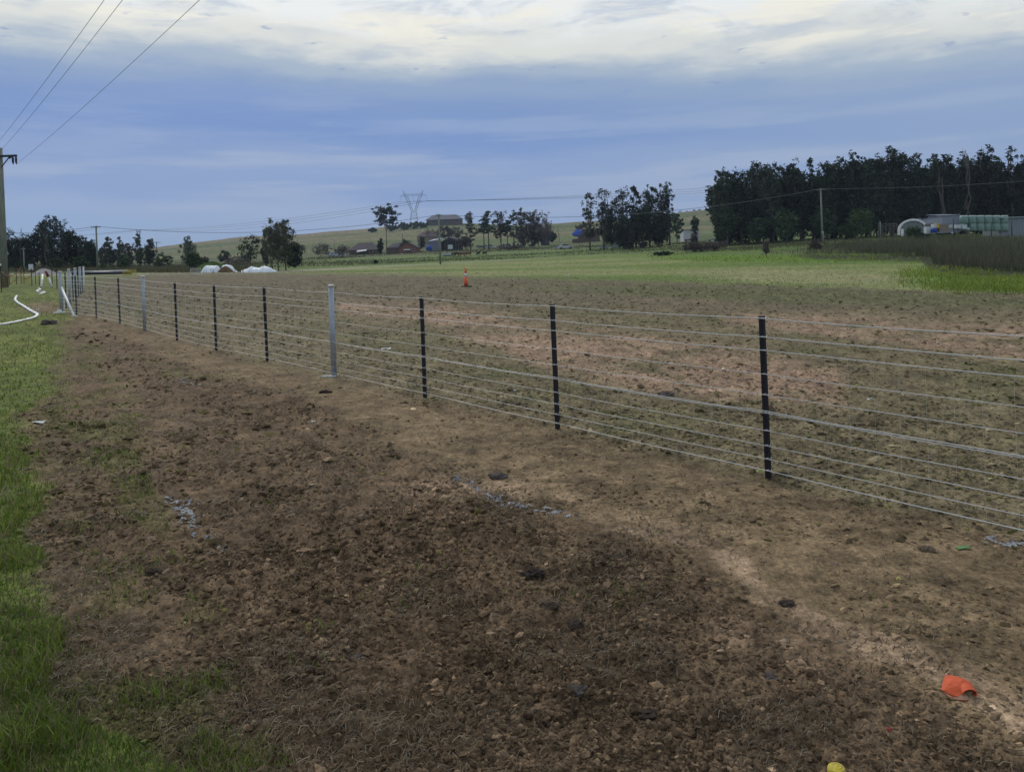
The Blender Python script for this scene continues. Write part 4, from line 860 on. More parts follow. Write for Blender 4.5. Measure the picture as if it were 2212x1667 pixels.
    if style == 'palm':
        V = []; 
        for k in range(26):
            a = rs.uniform(0, 6.283); up = rs.uniform(-.1, .5); P = []
            for t in np.linspace(0, 1, 5): P.append(Vector((math.cos(a)*W*t, math.sin(a)*W*t, H*.8+H*up*t*.6-H*.38*t*t)))
            s = Vector((-math.sin(a), math.cos(a), 0))*W*.10; b = MB(); vs = []
            for i, q in enumerate(P): w = [.4, 1, 1, .8, .1][i]; vs += [q-s*w-Vector((0, 0, .12*w)), q, q+s*w-Vector((0, 0, .12*w))]
            b.add(vs, [(i*3+j, i*3+j+1, i*3+j+4, i*3+j+3) for i in range(4) for j in range(2)]); b.build('frond', mat('palm_green', (.03, .045, .025), .7), root)
        return root
    if nl and cent:
        V, col = leaves(np.array([list(c) for c in cent]), np.array(rad), nl, lf*1.5*ls, c1, c2, rs, .35 if style in ('sheoak', 'wispy') else 0, .42, sq)
        link('crown', npmesh('crown', V, np.arange(len(V)).reshape(-1, 4), 4, col), LEAF, root)
    return root
TR = [
 # left forest
 ('sheoak', -60, 165, 500, 70, 'dark tree at the extreme left behind the big pole', {}), ('sheoak', 22, 170, 498, 44, 'dark she-oak just right of the big pole', {}), ('dead', 46, 172, 484, 12, 'bare dead stem poking above the left forest behind the thin short pole', {}),
 ('sheoak', 42, 178, 510, 44, 'low dark tree beside the dead stem in the left forest', {}), ('sheoak', 68, 174, 508, 40, 'dark tree left of the tallest in the left forest', {}), ('sheoak', 94, 176, 482, 40, 'tree with two-stage crown just left of the tallest left tree', {}),
 ('sheoak', 116, 170, 466, 46, 'tallest dark tree of the left forest', {}), ('dead', 100, 166, 500, 16, 'pale forked bare stem in front of the tallest left tree', {}), ('sheoak', 140, 172, 478, 44, 'second tallest tree, right of the left forest peak', {}), ('sheoak', 165, 174, 497, 40, 'tree with ragged leaning top near the right of the left forest', {}),
 ('sheoak', 186, 170, 514, 34, 'dark tree left of the crossarm pole', {}), ('sheoak', 200, 173, 524, 24, 'last low tree of the left forest, behind the crossarm pole', {}), ('bush', 122, 160, 556, 56, 'dull green bush at the foot of the left forest', {}), ('bush', 52, 160, 560, 70, 'low dark bush under the left forest, left part', {}), ('bush', 175, 160, 552, 50, 'dark bush at the foot of the forest by the crossarm pole', {}),
 # thin group
 ('wispy', 236, 235, 512, 26, 'thin airy tree right of the crossarm pole', {}), ('wispy', 222, 240, 530, 22, 'short straggly tree touching the crossarm pole', {}), ('wispy', 262, 230, 514, 26, 'thin tree with leaning crown in the middle of the thin group', {}), ('wispy', 280, 240, 524, 22, 'small straggly tree between two thinner tall ones', {}),
 ('wispy', 302, 228, 507, 24, 'pointed thin tree under the tiny pylon', {}), ('wispy', 324, 226, 514, 30, 'broad thin tree left of the pole before the hill', {}), ('round', 312, 224, 530, 46, 'dense lower foliage mass at the foot of the thin group', {}), ('round', 246, 226, 538, 44, 'dull lower shrub mass under the airy trees', {}),
 ('bush', 269, 190, 553, 34, 'dark rounded bush in the scrub below the thin group', {}), ('bush', 352, 215, 545, 46, 'greyish bush right of the pole before the hill', {}), ('bush', 340, 200, 562, 14, 'tiny black bush at the foot of the pole before the hill', {}),
 ('wispy', 405, 225, 511, 38, 'pale bluish tree standing behind a dark round bush', {'cols': ((.04, .055, .04), (.10, .11, .08))}), ('bush', 419, 160, 542, 38, 'dark round bush in front of the pale bluish tree', {'dens': 1.7}), ('round', 486, 240, 541, 28, 'small grey-green tree left of the dense dark pair', {'cols': ((.04, .05, .035), (.07, .08, .05))}),
 ('bare', 441, 190, 556, 20, 'small leafless shrub right of the dark round bush', {}), ('bush', 233, 165, 570, 120, 'long low scrub left of the white tarpaulins', {}), ('bare', 516, 210, 556, 60, 'brownish leafless scrub between the tarpaulins and hill', {}),
 ('round', 541, 195, 503, 54, 'dense rounded dark tree left of the big multi-stemmed tree', {'dens': 1.4}), ('wispy', 574, 185, 522, 20, 'thin bare-looking sapling between two dark trees', {}),
 ('sheoak', 590, 112, 476, 46, 'tall multi-stemmed tree beside the long tarpaulin, left stem', {'dens': .6, 'bare_low': .22, 'cols': ((.022, .034, .022), (.07, .08, .048))}), ('sheoak', 618, 112, 472, 40, 'tall airy tree next to the long tarpaulin, right stem', {'dens': .45, 'bare_low': .22, 'cols': ((.022, .034, .022), (.07, .08, .048))}), ('wispy', 602, 108, 486, 66, 'airy crown between the two tall tarpaulin-side stems', {'bare_low': .3}),
 ('sheoak', 636, 150, 524, 34, 'lower dark tree at right of the tall tarpaulin-side trees', {}), ('palm', 651, 190, 520, 30, 'palm with drooping fronds right of the multi-stemmed tree', {}),
 ('bare', 694, 300, 531, 40, 'spreading leafless bush left of the caravans', {}), ('bare', 742, 300, 533, 34, 'leafless bush at the left end of the long dark-roofed house', {}), ('round', 822, 300, 514, 15, 'narrow dark tree between the two low houses', {'dens': 1.2}),
 ('gum', 835, 430, 447, 46, 'tall umbrella-crowned gum tree on the hillside', {}), ('bush', 806, 800, 492, 22, 'small dark bush left of the gum tree on the slope', {}), ('bush', 848, 760, 485, 30, 'round bush just right of the gum tree', {}),
 ('bush', 872, 780, 480, 34, 'olive shrub on the hill left of the pylon base', {}), ('bush', 893, 790, 478, 34, 'olive shrub directly under the pylon', {}), ('bush', 914, 800, 480, 30, 'olive shrub between pylon and hilltop house', {}),
 ('round', 962, 520, 486, 36, 'bare purplish tree mass below the hilltop house', {'cols': COL['bare']}), ('round', 985, 520, 490, 40, 'pale grey-green tree below the right end of the hilltop house', {'cols': ((.07, .085, .06), (.13, .14, .10))}), ('bare', 930, 430, 499, 34, 'reddish leafless tree behind the plain field pole', {}), ('bush', 912, 400, 509, 14, 'little clipped bush left of the mauve roof', {}),
 ('bush', 880, 350, 514, 26, 'flat dark bush above the brick house roof', {}), ('dead', 942, 850, 458, 10, 'thin bare tree on the hilltop house ridge', {}),
 # pines
 ('pine', 1017, 345, 471, 34, 'short dark pine standing apart left of the pine row', {'bare_low': .25}), ('bare', 1012, 800, 460, 14, 'faint bare treetop behind the short dark pine', {}),
 ('pine', 1056, 350, 456, 34, 'broad dark pine at the left end of the row', {'bare_low': .4}), ('pine', 1046, 356, 466, 30, 'dark pine with leaning pale trunk, left of the broad pine', {'bare_low': .45}), ('bare', 1083, 362, 457, 30, 'reddish thin-crowned tree between the two dark pines', {'dens': 1.8}), ('pine', 1112, 350, 454, 34, 'tallest dark pine in the middle of the row', {'bare_low': .3}),
 ('pine', 1096, 362, 476, 30, 'lower pine behind the gap in the row', {'bare_low': .45}), ('bare', 1132, 352, 456, 28, 'brown leafless tree right of the tallest pine', {'dens': 2.2}), ('bare', 1148, 356, 457, 26, 'second brown leafless tree of the row', {'dens': 1.8}), ('bare', 1163, 352, 460, 26, 'purplish leafless tree near the right end of the row', {'dens': 1.4}),
 ('bare', 1181, 368, 462, 28, 'airy leafless tree above the dark wooden hut', {'dens': .8}), ('round', 1128, 350, 492, 40, 'dull brown lower thicket under the leafless trees', {'cols': ((.045, .04, .04), (.075, .065, .06)), 'dens': 1.3}), ('round', 1155, 345, 494, 36, 'dark lower thicket left of the wooden hut', {'cols': ((.02, .028, .022), (.05, .05, .04)), 'dens': 1.3}),
 ('bare', 1007, 335, 512, 34, 'leafless brownish bush right of the open shed', {'dens': 1.6}), ('dead', 1208, 420, 476, 14, 'dead conifer skeleton right of the pine row', {}), ('dead', 1196, 430, 482, 8, 'slim dead stem left of the dead conifer', {}), ('bush', 1192, 420, 498, 22, 'olive bush under the dead conifer', {}), ('round', 1258, 420, 482, 34, 'dull brown-green tree above the blue-covered shed', {'cols': ((.04, .042, .03), (.075, .07, .05))}),
 # middle group
 ('wispy', 1275, 232, 410, 34, 'slender airy tree at the left of the middle group', {'bare_low': .2, 'dens': 1.1}), ('sheoak', 1305, 230, 408, 42, 'second tall airy tree of the middle group', {'dens': .75, 'bare_low': .2}), ('sheoak', 1322, 240, 452, 40, 'lower dark filler tree in the left of the middle group', {'bare_low': .15}), ('sheoak', 1347, 236, 401, 42, 'tall dense tree, third in the middle group', {}),
 ('sheoak', 1374, 236, 403, 30, 'narrow pointed tree in the centre of the middle group', {}), ('sheoak', 1404, 234, 397, 36, 'dense column-like tree right of the pointed one', {'dens': 1.2}), ('sheoak', 1430, 238, 398, 36, 'airy-topped tree near the right of the middle group', {'dens': .7}), ('sheoak', 1447, 240, 393, 32, 'tallest airy tree at the right end of the middle group', {'dens': .6, 'bare_low': .3}),
 ('sheoak', 1388, 228, 448, 50, 'dark lower tree filling the middle group centre', {}), ('sheoak', 1425, 228, 462, 40, 'dark lower tree filling the right of the middle group', {}), ('sheoak', 1350, 226, 470, 50, 'dark lower tree filling the left of the middle group', {}), ('round', 1463, 275, 456, 34, 'rounded darker tree right of the middle group', {'dens': 1.3}), ('bush', 1443, 280, 470, 24, 'rounded tree behind the right stems of the middle group', {}), ('round', 1503, 300, 464, 22, 'small separate tree above the white shed', {'dens': 1.2}),
 ('wispy', 1362, 215, 500, 16, 'young sapling at the right foot of the middle group', {}), ('bare', 1501, 215, 506, 18, 'small leafless sapling in front of the white shed', {}),
 # big stand
 ('sheoak', 1560, 190, 370, 36, 'leftmost tall tree of the big dark stand', {'dens': 1.3, 'bare_low': .05}), ('sheoak', 1575, 196, 364, 38, 'second tree of the big stand, level with the leftmost', {'dens': 1.2, 'bare_low': .05}), ('sheoak', 1603, 190, 362, 38, 'third tree, left of the sky gap in the big stand', {'dens': 1.0}), ('sheoak', 1640, 196, 343, 42, 'tall ragged tree right of the sky gap in the big stand', {'dens': 1.1}),
 ('sheoak', 1670, 188, 351, 44, 'full dark tree between the sky gap and the grey pole', {'dens': 1.3}), ('sheoak', 1700, 194, 356, 44, 'level-topped tree left of the grey pole', {'dens': 1.2}), ('sheoak', 1730, 188, 346, 44, 'twin-topped tree just left of the grey pole', {'dens': 1.3}), ('sheoak', 1758, 194, 347, 40, 'dark tree directly behind the grey pole', {'dens': 1.2}),
 ('sheoak', 1786, 188, 348, 42, 'pointed tree just right of the grey pole', {'dens': 1.3}), ('sheoak', 1815, 194, 345, 44, 'broad tree right of the grey pole with brighter foliage', {'dens': 1.3, 'cols': ((.02, .032, .018), (.05, .066, .03))}), ('sheoak', 1846, 190, 325, 40, 'airy pyramid-topped tree in the big stand', {'dens': 1.0}), ('sheoak', 1880, 188, 338, 44, 'dark tree between two high points of the stand', {'dens': 1.4}),
 ('sheoak', 1926, 190, 320, 50, 'highest dome-topped tree of the stand, above the hoop house', {'dens': 1.4}), ('sheoak', 1903, 198, 330, 34, 'dark tree left of the highest dome-topped tree', {'dens': 1.2}), ('sheoak', 1960, 194, 335, 44, 'tree above the right side of the hoop house', {'dens': 1.3}), ('sheoak', 1992, 188, 333, 44, 'feathery-topped tree above the grey shed, left', {'dens': 1.3}),
 ('sheoak', 2024, 194, 331, 40, 'tree above the middle of the grey shed', {'dens': 1.3}), ('dead', 2036, 182, 345, 10, 'pale straight bare trunk rising behind the grey shed', {}), ('sheoak', 2056, 188, 335, 44, 'tree above the right end of the grey shed', {'dens': 1.3}), ('sheoak', 2086, 190, 326, 44, 'tree with bare twigs above the bales', {'dens': 1.2}), ('dead', 2092, 186, 314, 16, 'forked dead top sticking out of the right stand', {}),
 ('sheoak', 2118, 194, 332, 40, 'dark tree between the two bare-twigged tops', {'dens': 1.3}), ('sheoak', 2140, 188, 318, 40, 'high tree with a dead leader near the right', {'dens': 1.2}), ('sheoak', 2166, 194, 338, 36, 'lower dark tree left of the sky gap at right edge', {'dens': 1.2}), ('sheoak', 2190, 190, 318, 40, 'airy tall tree by the right edge', {'dens': .8}), ('sheoak', 2222, 192, 325, 44, 'tree cut by the right edge', {'dens': 1.1}),
 ('sheoak', 2265, 190, 322, 50, 'tree just outside the right edge', {}), ('sheoak', 2320, 190, 326, 50, 'second tree outside the right edge', {}),
 ('round', 1862, 172, 445, 60, 'mid-green bushy tree low in front of the stand', {'dens': 1.5, 'cols': ((.025, .045, .02), (.055, .08, .03))}), ('round', 1700, 180, 452, 70, 'dark undergrowth tree left of the grey pole', {'dens': 1.6}), ('round', 1572, 184, 440, 60, 'dark undergrowth under the leftmost trees of the stand', {'dens': 1.6}), ('round', 1640, 184, 470, 60, 'dark undergrowth below the sky gap', {'dens': 1.4}),
 ('round', 1780, 180, 450, 60, 'dark undergrowth right behind the grey pole', {'dens': 1.5}), ('bush', 1833, 170, 480, 50, 'green shrub left of the cattle yard rails', {'dens': 1.2, 'cols': ((.025, .045, .02), (.055, .08, .03))}),
]
for k, px in enumerate(range(1566, 2262, 34)):
    TR.append(('sheoak', px, 206+(k % 3)*5, [385, 372, 366, 360, 362, 366][k % 6]-(12 if px > 1800 else 0), 52, 'dark she-oak inside the big stand behind its front row', {'dens': 1.3, 'group': 'she-oaks inside the big dark stand', 'bare_low': .03, 'ls': 1.3}))
for k, px in enumerate(range(1572, 2240, 46)):
    TR.append(('round', px, 200+(k % 2)*5, 415, 74, 'dark understorey tree inside the big stand', {'dens': 1.5, 'group': 'understorey trees inside the big dark stand', 'ls': 1.4}))
TR += [('bare', 1655, 118, 521, 14, 'small twiggy shrub among the rushes left end', {}), ('bush', 1432, 150, 547, 46, 'dark shrub at the left end of the bright grass strip', {}), ('bare', 1545, 158, 523, 60, 'purplish leafless scrub below the middle gap', {'dens': 2.0}), ('bare', 1500, 160, 527, 50, 'dull leafless scrub right of the dark shrub', {'dens': 2.0}),
 ('bare', 1760, 125, 518, 26, 'upright twiggy shrub before the grey pole', {}), ('bush', 1973, 142, 487, 34, 'leafy green bush growing in front of the hoop house', {}), ('bush', 1990, 138, 503, 40, 'dark low bush beside the hoop house foot', {}), ('bush', 1105, 330, 531, 60, 'dark brown bush mass below the scrapyard', {'cols': ((.05, .04, .035), (.08, .06, .05))}),
 ('bush', 812, 175, 562, 7, 'lone small bush in the near paddock', {}), ('bare', 1390, 230, 525, 16, 'small twiggy bush under the middle group', {})]
for t in TR:
    st_, px, D, ty, w, lab, kw = t; tree(st_, px, D, ty, w, lab, **kw)
# ------------------------------------------------------------------ buildings
def cm(n, c, r=.8, **k): return mat(n, c, r, 0, k.pop('var', .12), k.pop('scale', 1.5), **k)
TIN = cm('pale_tin', (.33, .37, .42), .5); GREYTIN = cm('grey_tin', (.15, .17, .22), .6); DROOF = cm('dark_roof', (.045, .043, .055), .8); BRICK = cm('red_brick', (.19, .095, .075), .9); DWALL = cm('brown_wall', (.10, .075, .06), .9); GLASS = mat('window_glass', (.015, .018, .025), .15, spec=.6)
def house(px0, px1, D, wall_top, ridge, label, wallm, roofm, depth=9.0, style='hip', base_h=None, cat='house', name='house', wins=(), rz=0, doors=(), eave=.5):
    """front wall spans px0..px1 at distance D; wall_top / ridge are picture heights"""
    c = T((px0+px1)/2, D); w = S(px1-px0, D); mp = (px0+px1)/2; hw = Zat(mp, wall_top, D)-c.z; hr = Zat(mp, ridge, D)-c.z; root = empty(name, c, rz, label=label, cat=cat)
    b = MB(); b.box((0, depth/2, hw/2-.25), (w, depth, hw+.5)); b.build('wall', wallm, root)
    e = eave; x0, x1, y0, y1 = -w/2-e, w/2+e, -e, depth+e; ym = depth/2; r = MB(); z0 = hw-.05
    if style == 'hip':
        k = min(w*.3, depth*.55); r.add([(x0, y0, z0), (x1, y0, z0), (x1, y1, z0), (x0, y1, z0), (x0+k, ym, hr), (x1-k, ym, hr)], [(0, 1, 5, 4), (1, 2, 5), (2, 3, 4, 5), (3, 0, 4), (3, 2, 1, 0)])
    elif style == 'side': # ridge along x
        r.add([(x0, y0, z0), (x1, y0, z0), (x1, y1, z0), (x0, y1, z0), (x0, ym, hr), (x1, ym, hr)], [(0, 1, 5, 4), (1, 2, 5), (2, 3, 4, 5), (3, 0, 4), (3, 2, 1, 0)])
    elif style == 'gable': # gable faces the viewer
        r.add([(x0, y0, z0-.12), (0, y0, hr), (x1, y0, z0-.12), (x0, y1, z0-.12), (0, y1, hr), (x1, y1, z0-.12), (x0, y0, z0-.3), (0, y0, hr-.2), (x1, y0, z0-.3), (x0, y1, z0-.3), (0, y1, hr-.2), (x1, y1, z0-.3)],
              [(0, 1, 4, 3), (1, 2, 5, 4), (6, 7, 1, 0), (7, 8, 2, 1), (9, 10, 7, 6), (10, 11, 8, 7), (6, 0, 3, 9), (2, 8, 11, 5)])
        g = MB(); g.loft([[(-w/2, y, hw-.03), (w/2, y, hw-.03), (0, y, hr-.22)] for y in (0.002, depth)]); g.build('gable_wall', wallm, root)
    elif style == 'skillion':
        r.loft([[(x0, y0, z0+(hr-hw)), (x1, y0, z0+(hr-hw))], [(x1, y1, z0), (x0, y1, z0)]][:0] or [[(x0, y0, hr-.06), (x1, y0, hr-.06), (x1, y0, hr+.06), (x0, y0, hr+.06)], [(x0, y1, hw-.06), (x1, y1, hw-.06), (x1, y1, hw+.06), (x0, y1, hw+.06)]])
        if hr > hw: b2 = MB(); b2.box((0, .06, (hr+hw)/2-.03), (w-.01, .1, hr-hw)); b2.build('fascia', wallm, root)
    r.build('roof', roofm, root)
    for u, z, ww, wh in wins:
        f = MB(); X = (u-.5)*w
        for s in (-1, 1): f.box((X+s*ww/2, -.03, z), (.07, .08, wh)); f.box((X, -.03, z+s*wh/2), (ww+.07, .08, .07))
        fo = f.build('window', mat('frame_white', (.5, .5, .5), .6), root); MB().box((X, -.015, z), (ww-.06, .03, wh-.06)).build('pane', GLASS, fo)
    for u, ww, wh in doors: MB().box(((u-.5)*w, -.02, wh/2), (ww, .05, wh)).build('door', cm('door_dark', (.06, .05, .05)), root)
    return root, w, hw, hr
R_, w, hw, hr = house(754, 818, 345, 540, 524, 'long low house with a dark hipped roof behind scrub', DWALL, cm('brown_roof', (.075, .06, .07)), 10, 'hip', wins=[(.3, 1.4, 1.3, 1.0), (.75, 1.4, 1.3, 1.0)], doors=[(.5, .9, 2.0)])
b = MB(); b.loft([[(-w*.2, -3.2, hw-.9), (-w*.2, -3.2, hw-.8), (-w*.2, 0, hw+.1), (-w*.2, 0, hw)], [(w*.12, -3.0, hw-.5), (w*.12, -3, hw-.4), (w*.12, 0, hw+.25), (w*.12, 0, hw+.15)]]); b.build('verandah_roof', cm('white_sheet', (.5, .52, .55)), R_)
for s in (-.19, -.05, .1): MB().bar((w*s, -3, 0), (w*s, -3, hw-.7), .12).build('verandah_post', DWALL, R_)
R_, w, hw, hr = house(862, 900, 330, 534, 522, 'red brick house with a gable facing the paddock', BRICK, DROOF, 12, 'gable', wins=[(.38, 1.2, 1.6, 1.1), (.80, 1.2, .9, 1.2)])
b = MB(); b.loft([[(-w*.2, -1.2, 1.35), (-w*.2, 0, 1.7), (-w*.2, 0, 1.62), (-w*.2, -1.2, 1.27)], [(w*.14, -1.2, 1.35), (w*.14, 0, 1.7), (w*.14, 0, 1.62), (w*.14, -1.2, 1.27)]]); b.build('window_awning', WHITE, R_)
b = MB(); k = S(28, 330); b.box((-w/2-k/2, 4.5, hw/2-.3), (k, 8, hw+.4)); b.build('side_wing', DWALL, R_)
b = MB(); b.add([(-w/2-k-.4, .1, hw), (-w/2, .1, hw), (-w/2, 9, hw), (-w/2-k-.4, 9, hw), (-w/2-k*.55, 4.5, hr-.4), (-w/2+.3, 4.5, hr-.1)], [(0, 1, 5, 4), (1, 2, 5), (2, 3, 4, 5), (3, 0, 4)]); b.build('wing_roof', DROOF, R_)
house(922, 998, 830, 474, 463.5, 'big brown house with a hipped roof on the hilltop', cm('mauve_brick', (.10, .075, .075)), cm('greybrown_roof', (.15, .15, .17)), 14, 'hip', wins=[(.2, 4.5, 3.2, 2.2), (.55, 4.5, 3.6, 2.2), (.85, 4.5, 2.6, 2.2)], eave=1.5)
house(902, 944, 425, 511, 500, 'low house with a mauve-brown roof half hidden by bare trees', cm('tan_wall', (.22, .18, .14)), cm('mauve_roof', (.10, .075, .08)), 9, 'hip', wins=[(.3, 1.3, 1.4, 1), (.7, 1.3, 1.4, 1)])
def open_shed():
    D = 350; c = T(962, D); k = S(1, D); root = empty('farm_shed', c, label='open-fronted farm shed with a pale tin gable roof', cat='shed'); z = lambda px, py: Zat(px, py, D)-c.z
    xl, xm, xr = -36*k, 8*k, 36*k; ze, zr_ = z(940, 521), z(980, 512); 
    b = MB(); b.loft([[(xl-.3, -.3, ze), (xl+1.2, 14, ze+1.2), (xl+1.2, 14, ze+1.05), (xl-.3, -.3, ze-.15)], [(xm, -.3, zr_), (xm+1, 14, zr_+.4), (xm+1, 14, zr_+.2), (xm, -.3, zr_-.2)]]); b.build('left_roof_slope', cm('blue_tin', (.30, .36, .48), .45), root)
    b = MB(); b.loft([[(xm, -.3, zr_), (xm+1, 14, zr_+.4), (xm+1, 14, zr_+.2), (xm, -.3, zr_-.2)], [(xr, -.3, ze-.2), (xr, 14, ze), (xr, 14, ze-.2), (xr, -.3, ze-.4)]]); b.build('right_roof_slope', DROOF, root)
    MB().add([(xl*.2, -.28, ze-.3), (xm, -.28, zr_-.15), (xr-.3, -.28, ze-.35)], [(0, 1, 2)]).build('gable_end', DARKM, root)
    b = MB(); b.box((xl*.6, .1, ze/2), (30*k*.9, .15, ze-.1)); b.build('front_wall', GREYTIN, root)
    b = MB(); b.box((0, 12, ze/2), (xr-xl-.5, .2, ze)); b.build('back_wall', DWALL, root); b = MB(); b.box((xl, 6, ze/2), (.2, 12, ze)); b.build('end_wall', GREYTIN, root)
    for f in (.0, .16, .32, .5, .66, .82, 1.0): MB().bar((xm*.0+f*xr*.97, 0, 0), (f*xr*.97, 0, ze-.1), .18).build('post', TIMBER, root)
open_shed()
house(1169, 1187, 372, 492, 488, 'tall dark weathered wooden hut right of the leafless trees', cm('dark_board', (.055, .055, .065)), DROOF, 5, 'side')
house(1250, 1296, 400, 500, 495, 'brown scrapyard shed beside the blue covered heap', DWALL, cm('lilac_tin', (.25, .25, .36)), 8, 'skillion')
def blue_cover():
    D = 392; c = T(1245, D); k = S(1, D); b = MB(); z = lambda py: Zat(1245, py, D)-c.z
    R = []
    for x, top, lo in ((-8, 503, 506), (-4, 499, 509), (2, 496.5, 510), (8, 495, 508), (12, 494.5, 503)):
        R.append([(x*k, -1.6, z(lo)), (x*k, -1.2, (z(lo)+z(top))/2+.2), (x*k, 0, z(top)), (x*k, 3, z(top)-.2), (x*k, 3.4, z(lo)), (x*k, 1, z(lo)-.3)])
    b.loft(R); root = tag(b.build('blue_tarpaulin', cm('blue_tarp', (.03, .08, .34), .6), None, c), label='bright blue tarpaulin cover on the left end of the brown shed', cat='tarpaulin')
    b = MB(); b.box((3*k, 1, z(516)/2), (22*k, 3, z(516)-.1)); o = b.build('covered_load', DWALL, root)
blue_cover()
house(1477, 1511, 300, 497, 495.5, 'small white flat-roofed shed on the slope by the lone tree', cm('white_wall', (.48, .50, .52)), cm('white_tin', (.5, .52, .56)), 6, 'skillion', doors=[(.62, 1.0, 2.0)])
# hoop house and the right-hand yard
def hoop_house():
    D = 150; a, b_ = T(1945, D), T(2001, D); c = (a+b_)/2; c.z = Zat(1973, 507, D); W = S(58, D)/2; H = Zat(1973, 472.5, D)-c.z; root = empty('hoop_house', c, -.44, label='white arched polytunnel house with a leafy bush at its mouth', cat='polytunnel')
    prof = [(W*math.cos(t)*(1+.06*math.sin(2*abs(t-1.57))), H*(math.sin(t)**.78)) for t in np.linspace(.0, math.pi, 17)]
    FILM = mat('poly_film', (.55, .57, .60), .5, 0, .12, 2, trans=.25); FB = mat('fly_screen', (.20, .22, .22), .8, 0, .3, 5)
    sk = MB(); sk.add([(x, y, z) for y in (0, 6.5) for x, z in prof], [(i, i+1, 17+i+1, 17+i) for i in range(16)], True); sk.build('cover', FILM, root)
    fr = MB(); n = 17; inn = [(x*.86, z*.88) for x, z in prof]; fr.loft([[(x, -.02, z), (x, -.06, z), (x2, -.06, z2), (x2, -.02, z2)] for (x, z), (x2, z2) in zip(prof, inn)]); fr.build('front_arch', mat('arch_white', (.74, .76, .80), .5), root)
    bk = MB(); bk.add([(x, .3, z) for x, z in inn], [tuple(range(17))]); bk.build('front_screen', FB, root)
    for x in (-.45, -.15, .2, .5): MB().bar((W*x, .2, 0), (W*x, .2, H*.78), .05).build('door_post', STEEL, root)
    MB().box((W*.0, .15, H*.66), (W*.9, .04, .05)).build('door_rail', STEEL, root)
    MB().box((-W*.72, -.1, H*.16), (W*.18, .05, H*.45)).build('side_flap', mat('arch_white', (1, 1, 1)), root)
    v = MB(); v.tube([(W*.5+.35*math.cos(t), 3, H*.92+.3*math.sin(t)) for t in np.linspace(0, 3.14, 7)], .05, 6); v.build('roof_hoop', STEEL, root)
hoop_house()
def grey_shed():
    D = 152; c = T(2048, D); c.z = Zat(2048, 503, D); k = S(1, D); z = lambda px, py: Zat(px, py, D)-c.z; root = empty('farm_shed', c, label='pale grey tin shed right of the white polytunnel', cat='shed')
    x0, x1, x2 = -45*k, -12*k, 27*k; h0, h1, h2_ = z(2003, 475), z(2036, 466.5), z(2075, 465)
    WL = mat('lilac_grey_tin', (.27, .29, .37), .6, 0, .1, 2); WL2 = mat('lit_tin', (.33, .35, .39), .6, 0, .18, 3)  # second, paler tin: light on the side wall put into its colour
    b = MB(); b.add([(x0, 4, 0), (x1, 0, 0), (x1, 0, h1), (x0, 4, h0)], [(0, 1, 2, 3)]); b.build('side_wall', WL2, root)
    b = MB(); b.loft([[(x1, 0, 0), (x1, 0, h1), (x1+.01, 5, h1), (x1+.01, 5, 0)], [(x2, 0, 0), (x2, 0, h2_), (x2, 5, h2_), (x2, 5, 0)]]); b.build('front_wall', WL, root)
    b = MB(); b.loft([[(x1-.1, -.25, h1), (x1-.1, -.25, h1+.1), (x1, 6, h1+.5), (x1, 6, h1+.4)], [(x2+.15, -.25, h2_), (x2+.15, -.25, h2_+.1), (x2+.15, 6, h2_+.5), (x2+.15, 6, h2_+.4)]]); b.build('roof', GREYTIN, root)
    b = MB(); b.bar((x0, 3.8, h0+.05), (x1, -.2, h1+.08), .14); b.build('side_gutter', GREYTIN, root)
    f = MB(); f.box((x1+S(12, D), -.03, h1*.45), (.75, .05, .42)); fo = f.build('window', mat('frame_dark', (.05, .05, .06), .6), root); MB().box((x1+S(12, D), -.06, h1*.45), (.62, .03, .3)).build('pane', GLASS, fo)
    f = MB(); f.box((-34*k, 2.6, h0*.62), (.7, .06, .6), -.9); f.build('side_window', mat('clear_pane', (.3, .33, .36), .3), root)
    MB().box((x2-.1, -.1, h2_+.2), (.12, .1, .35)).build('vent_pipe', GREYTIN, root)
    for i, x in enumerate(np.linspace(x1+.25, x2-.2, 12)): MB().box((x, -.012, h1*.5), (.03, .02, h1-.1)).build('cladding_rib', WL, root)
grey_shed()
R_, w, hw, hr = house(2164, 2262, 148, 473, 468.5, 'long low grey lean-to shed cut by the right edge', mat('leanto_tin', (.21, .24, .28), .6, 0, .15, 2), mat('leanto_roof', (.40, .45, .52), .5), 6, 'skillion')
for i in range(14): MB().box((-w/2+w*(i+.5)/14, -.015, hw/2), (.04, .025, hw-.1)).build('wall_panel_joint', GREYTIN, R_)
BALE = mat('bale_wrap', (.16, .26, .235), .4, 0, .15, 2, col2=(.22, .32, .29), spec=.5); BTOP = mat('lit_bale_top', (.66, .74, .74), .45, 0, .1, 2)  # tops of the green wrap coloured near-white for the light on them
def bale(px, D, low, label, ztop):
    w = S(17.2, D); h = S(16.2, D); c = T(px, D); c.z = Zat(px, 499, D)+(0 if low else h); r = w/2; b = MB(); n = 16
    rings = [[Vector((math.cos(a)*r*q*(1+.02*math.sin(3*a)), math.sin(a)*r*q, z)) for a in np.linspace(0, 6.2832, n+1)[:-1]] for q, z in ((.86, 0), (1, h*.08), (1.01, h*.5), (.99, h*.9), (.9, h*.99))]
    b.loft(rings, smooth=True); o = b.build('hay_bale', BALE, None, c)
    if not low: MB().loft([[Vector((math.cos(a)*r*q, math.sin(a)*r*q, z)) for a in np.linspace(0, 6.2832, n+1)[:-1]] for q, z in ((.93, h*.985), (.88, h*1.05), (.4, h*1.07))]).build('lit_wrap_top', BTOP, o)
    tag(o, label=label, cat='hay bale', group='green wrapped hay bales stacked two high')
on = ['first', 'second', 'third', 'fourth', 'fifth', 'sixth']
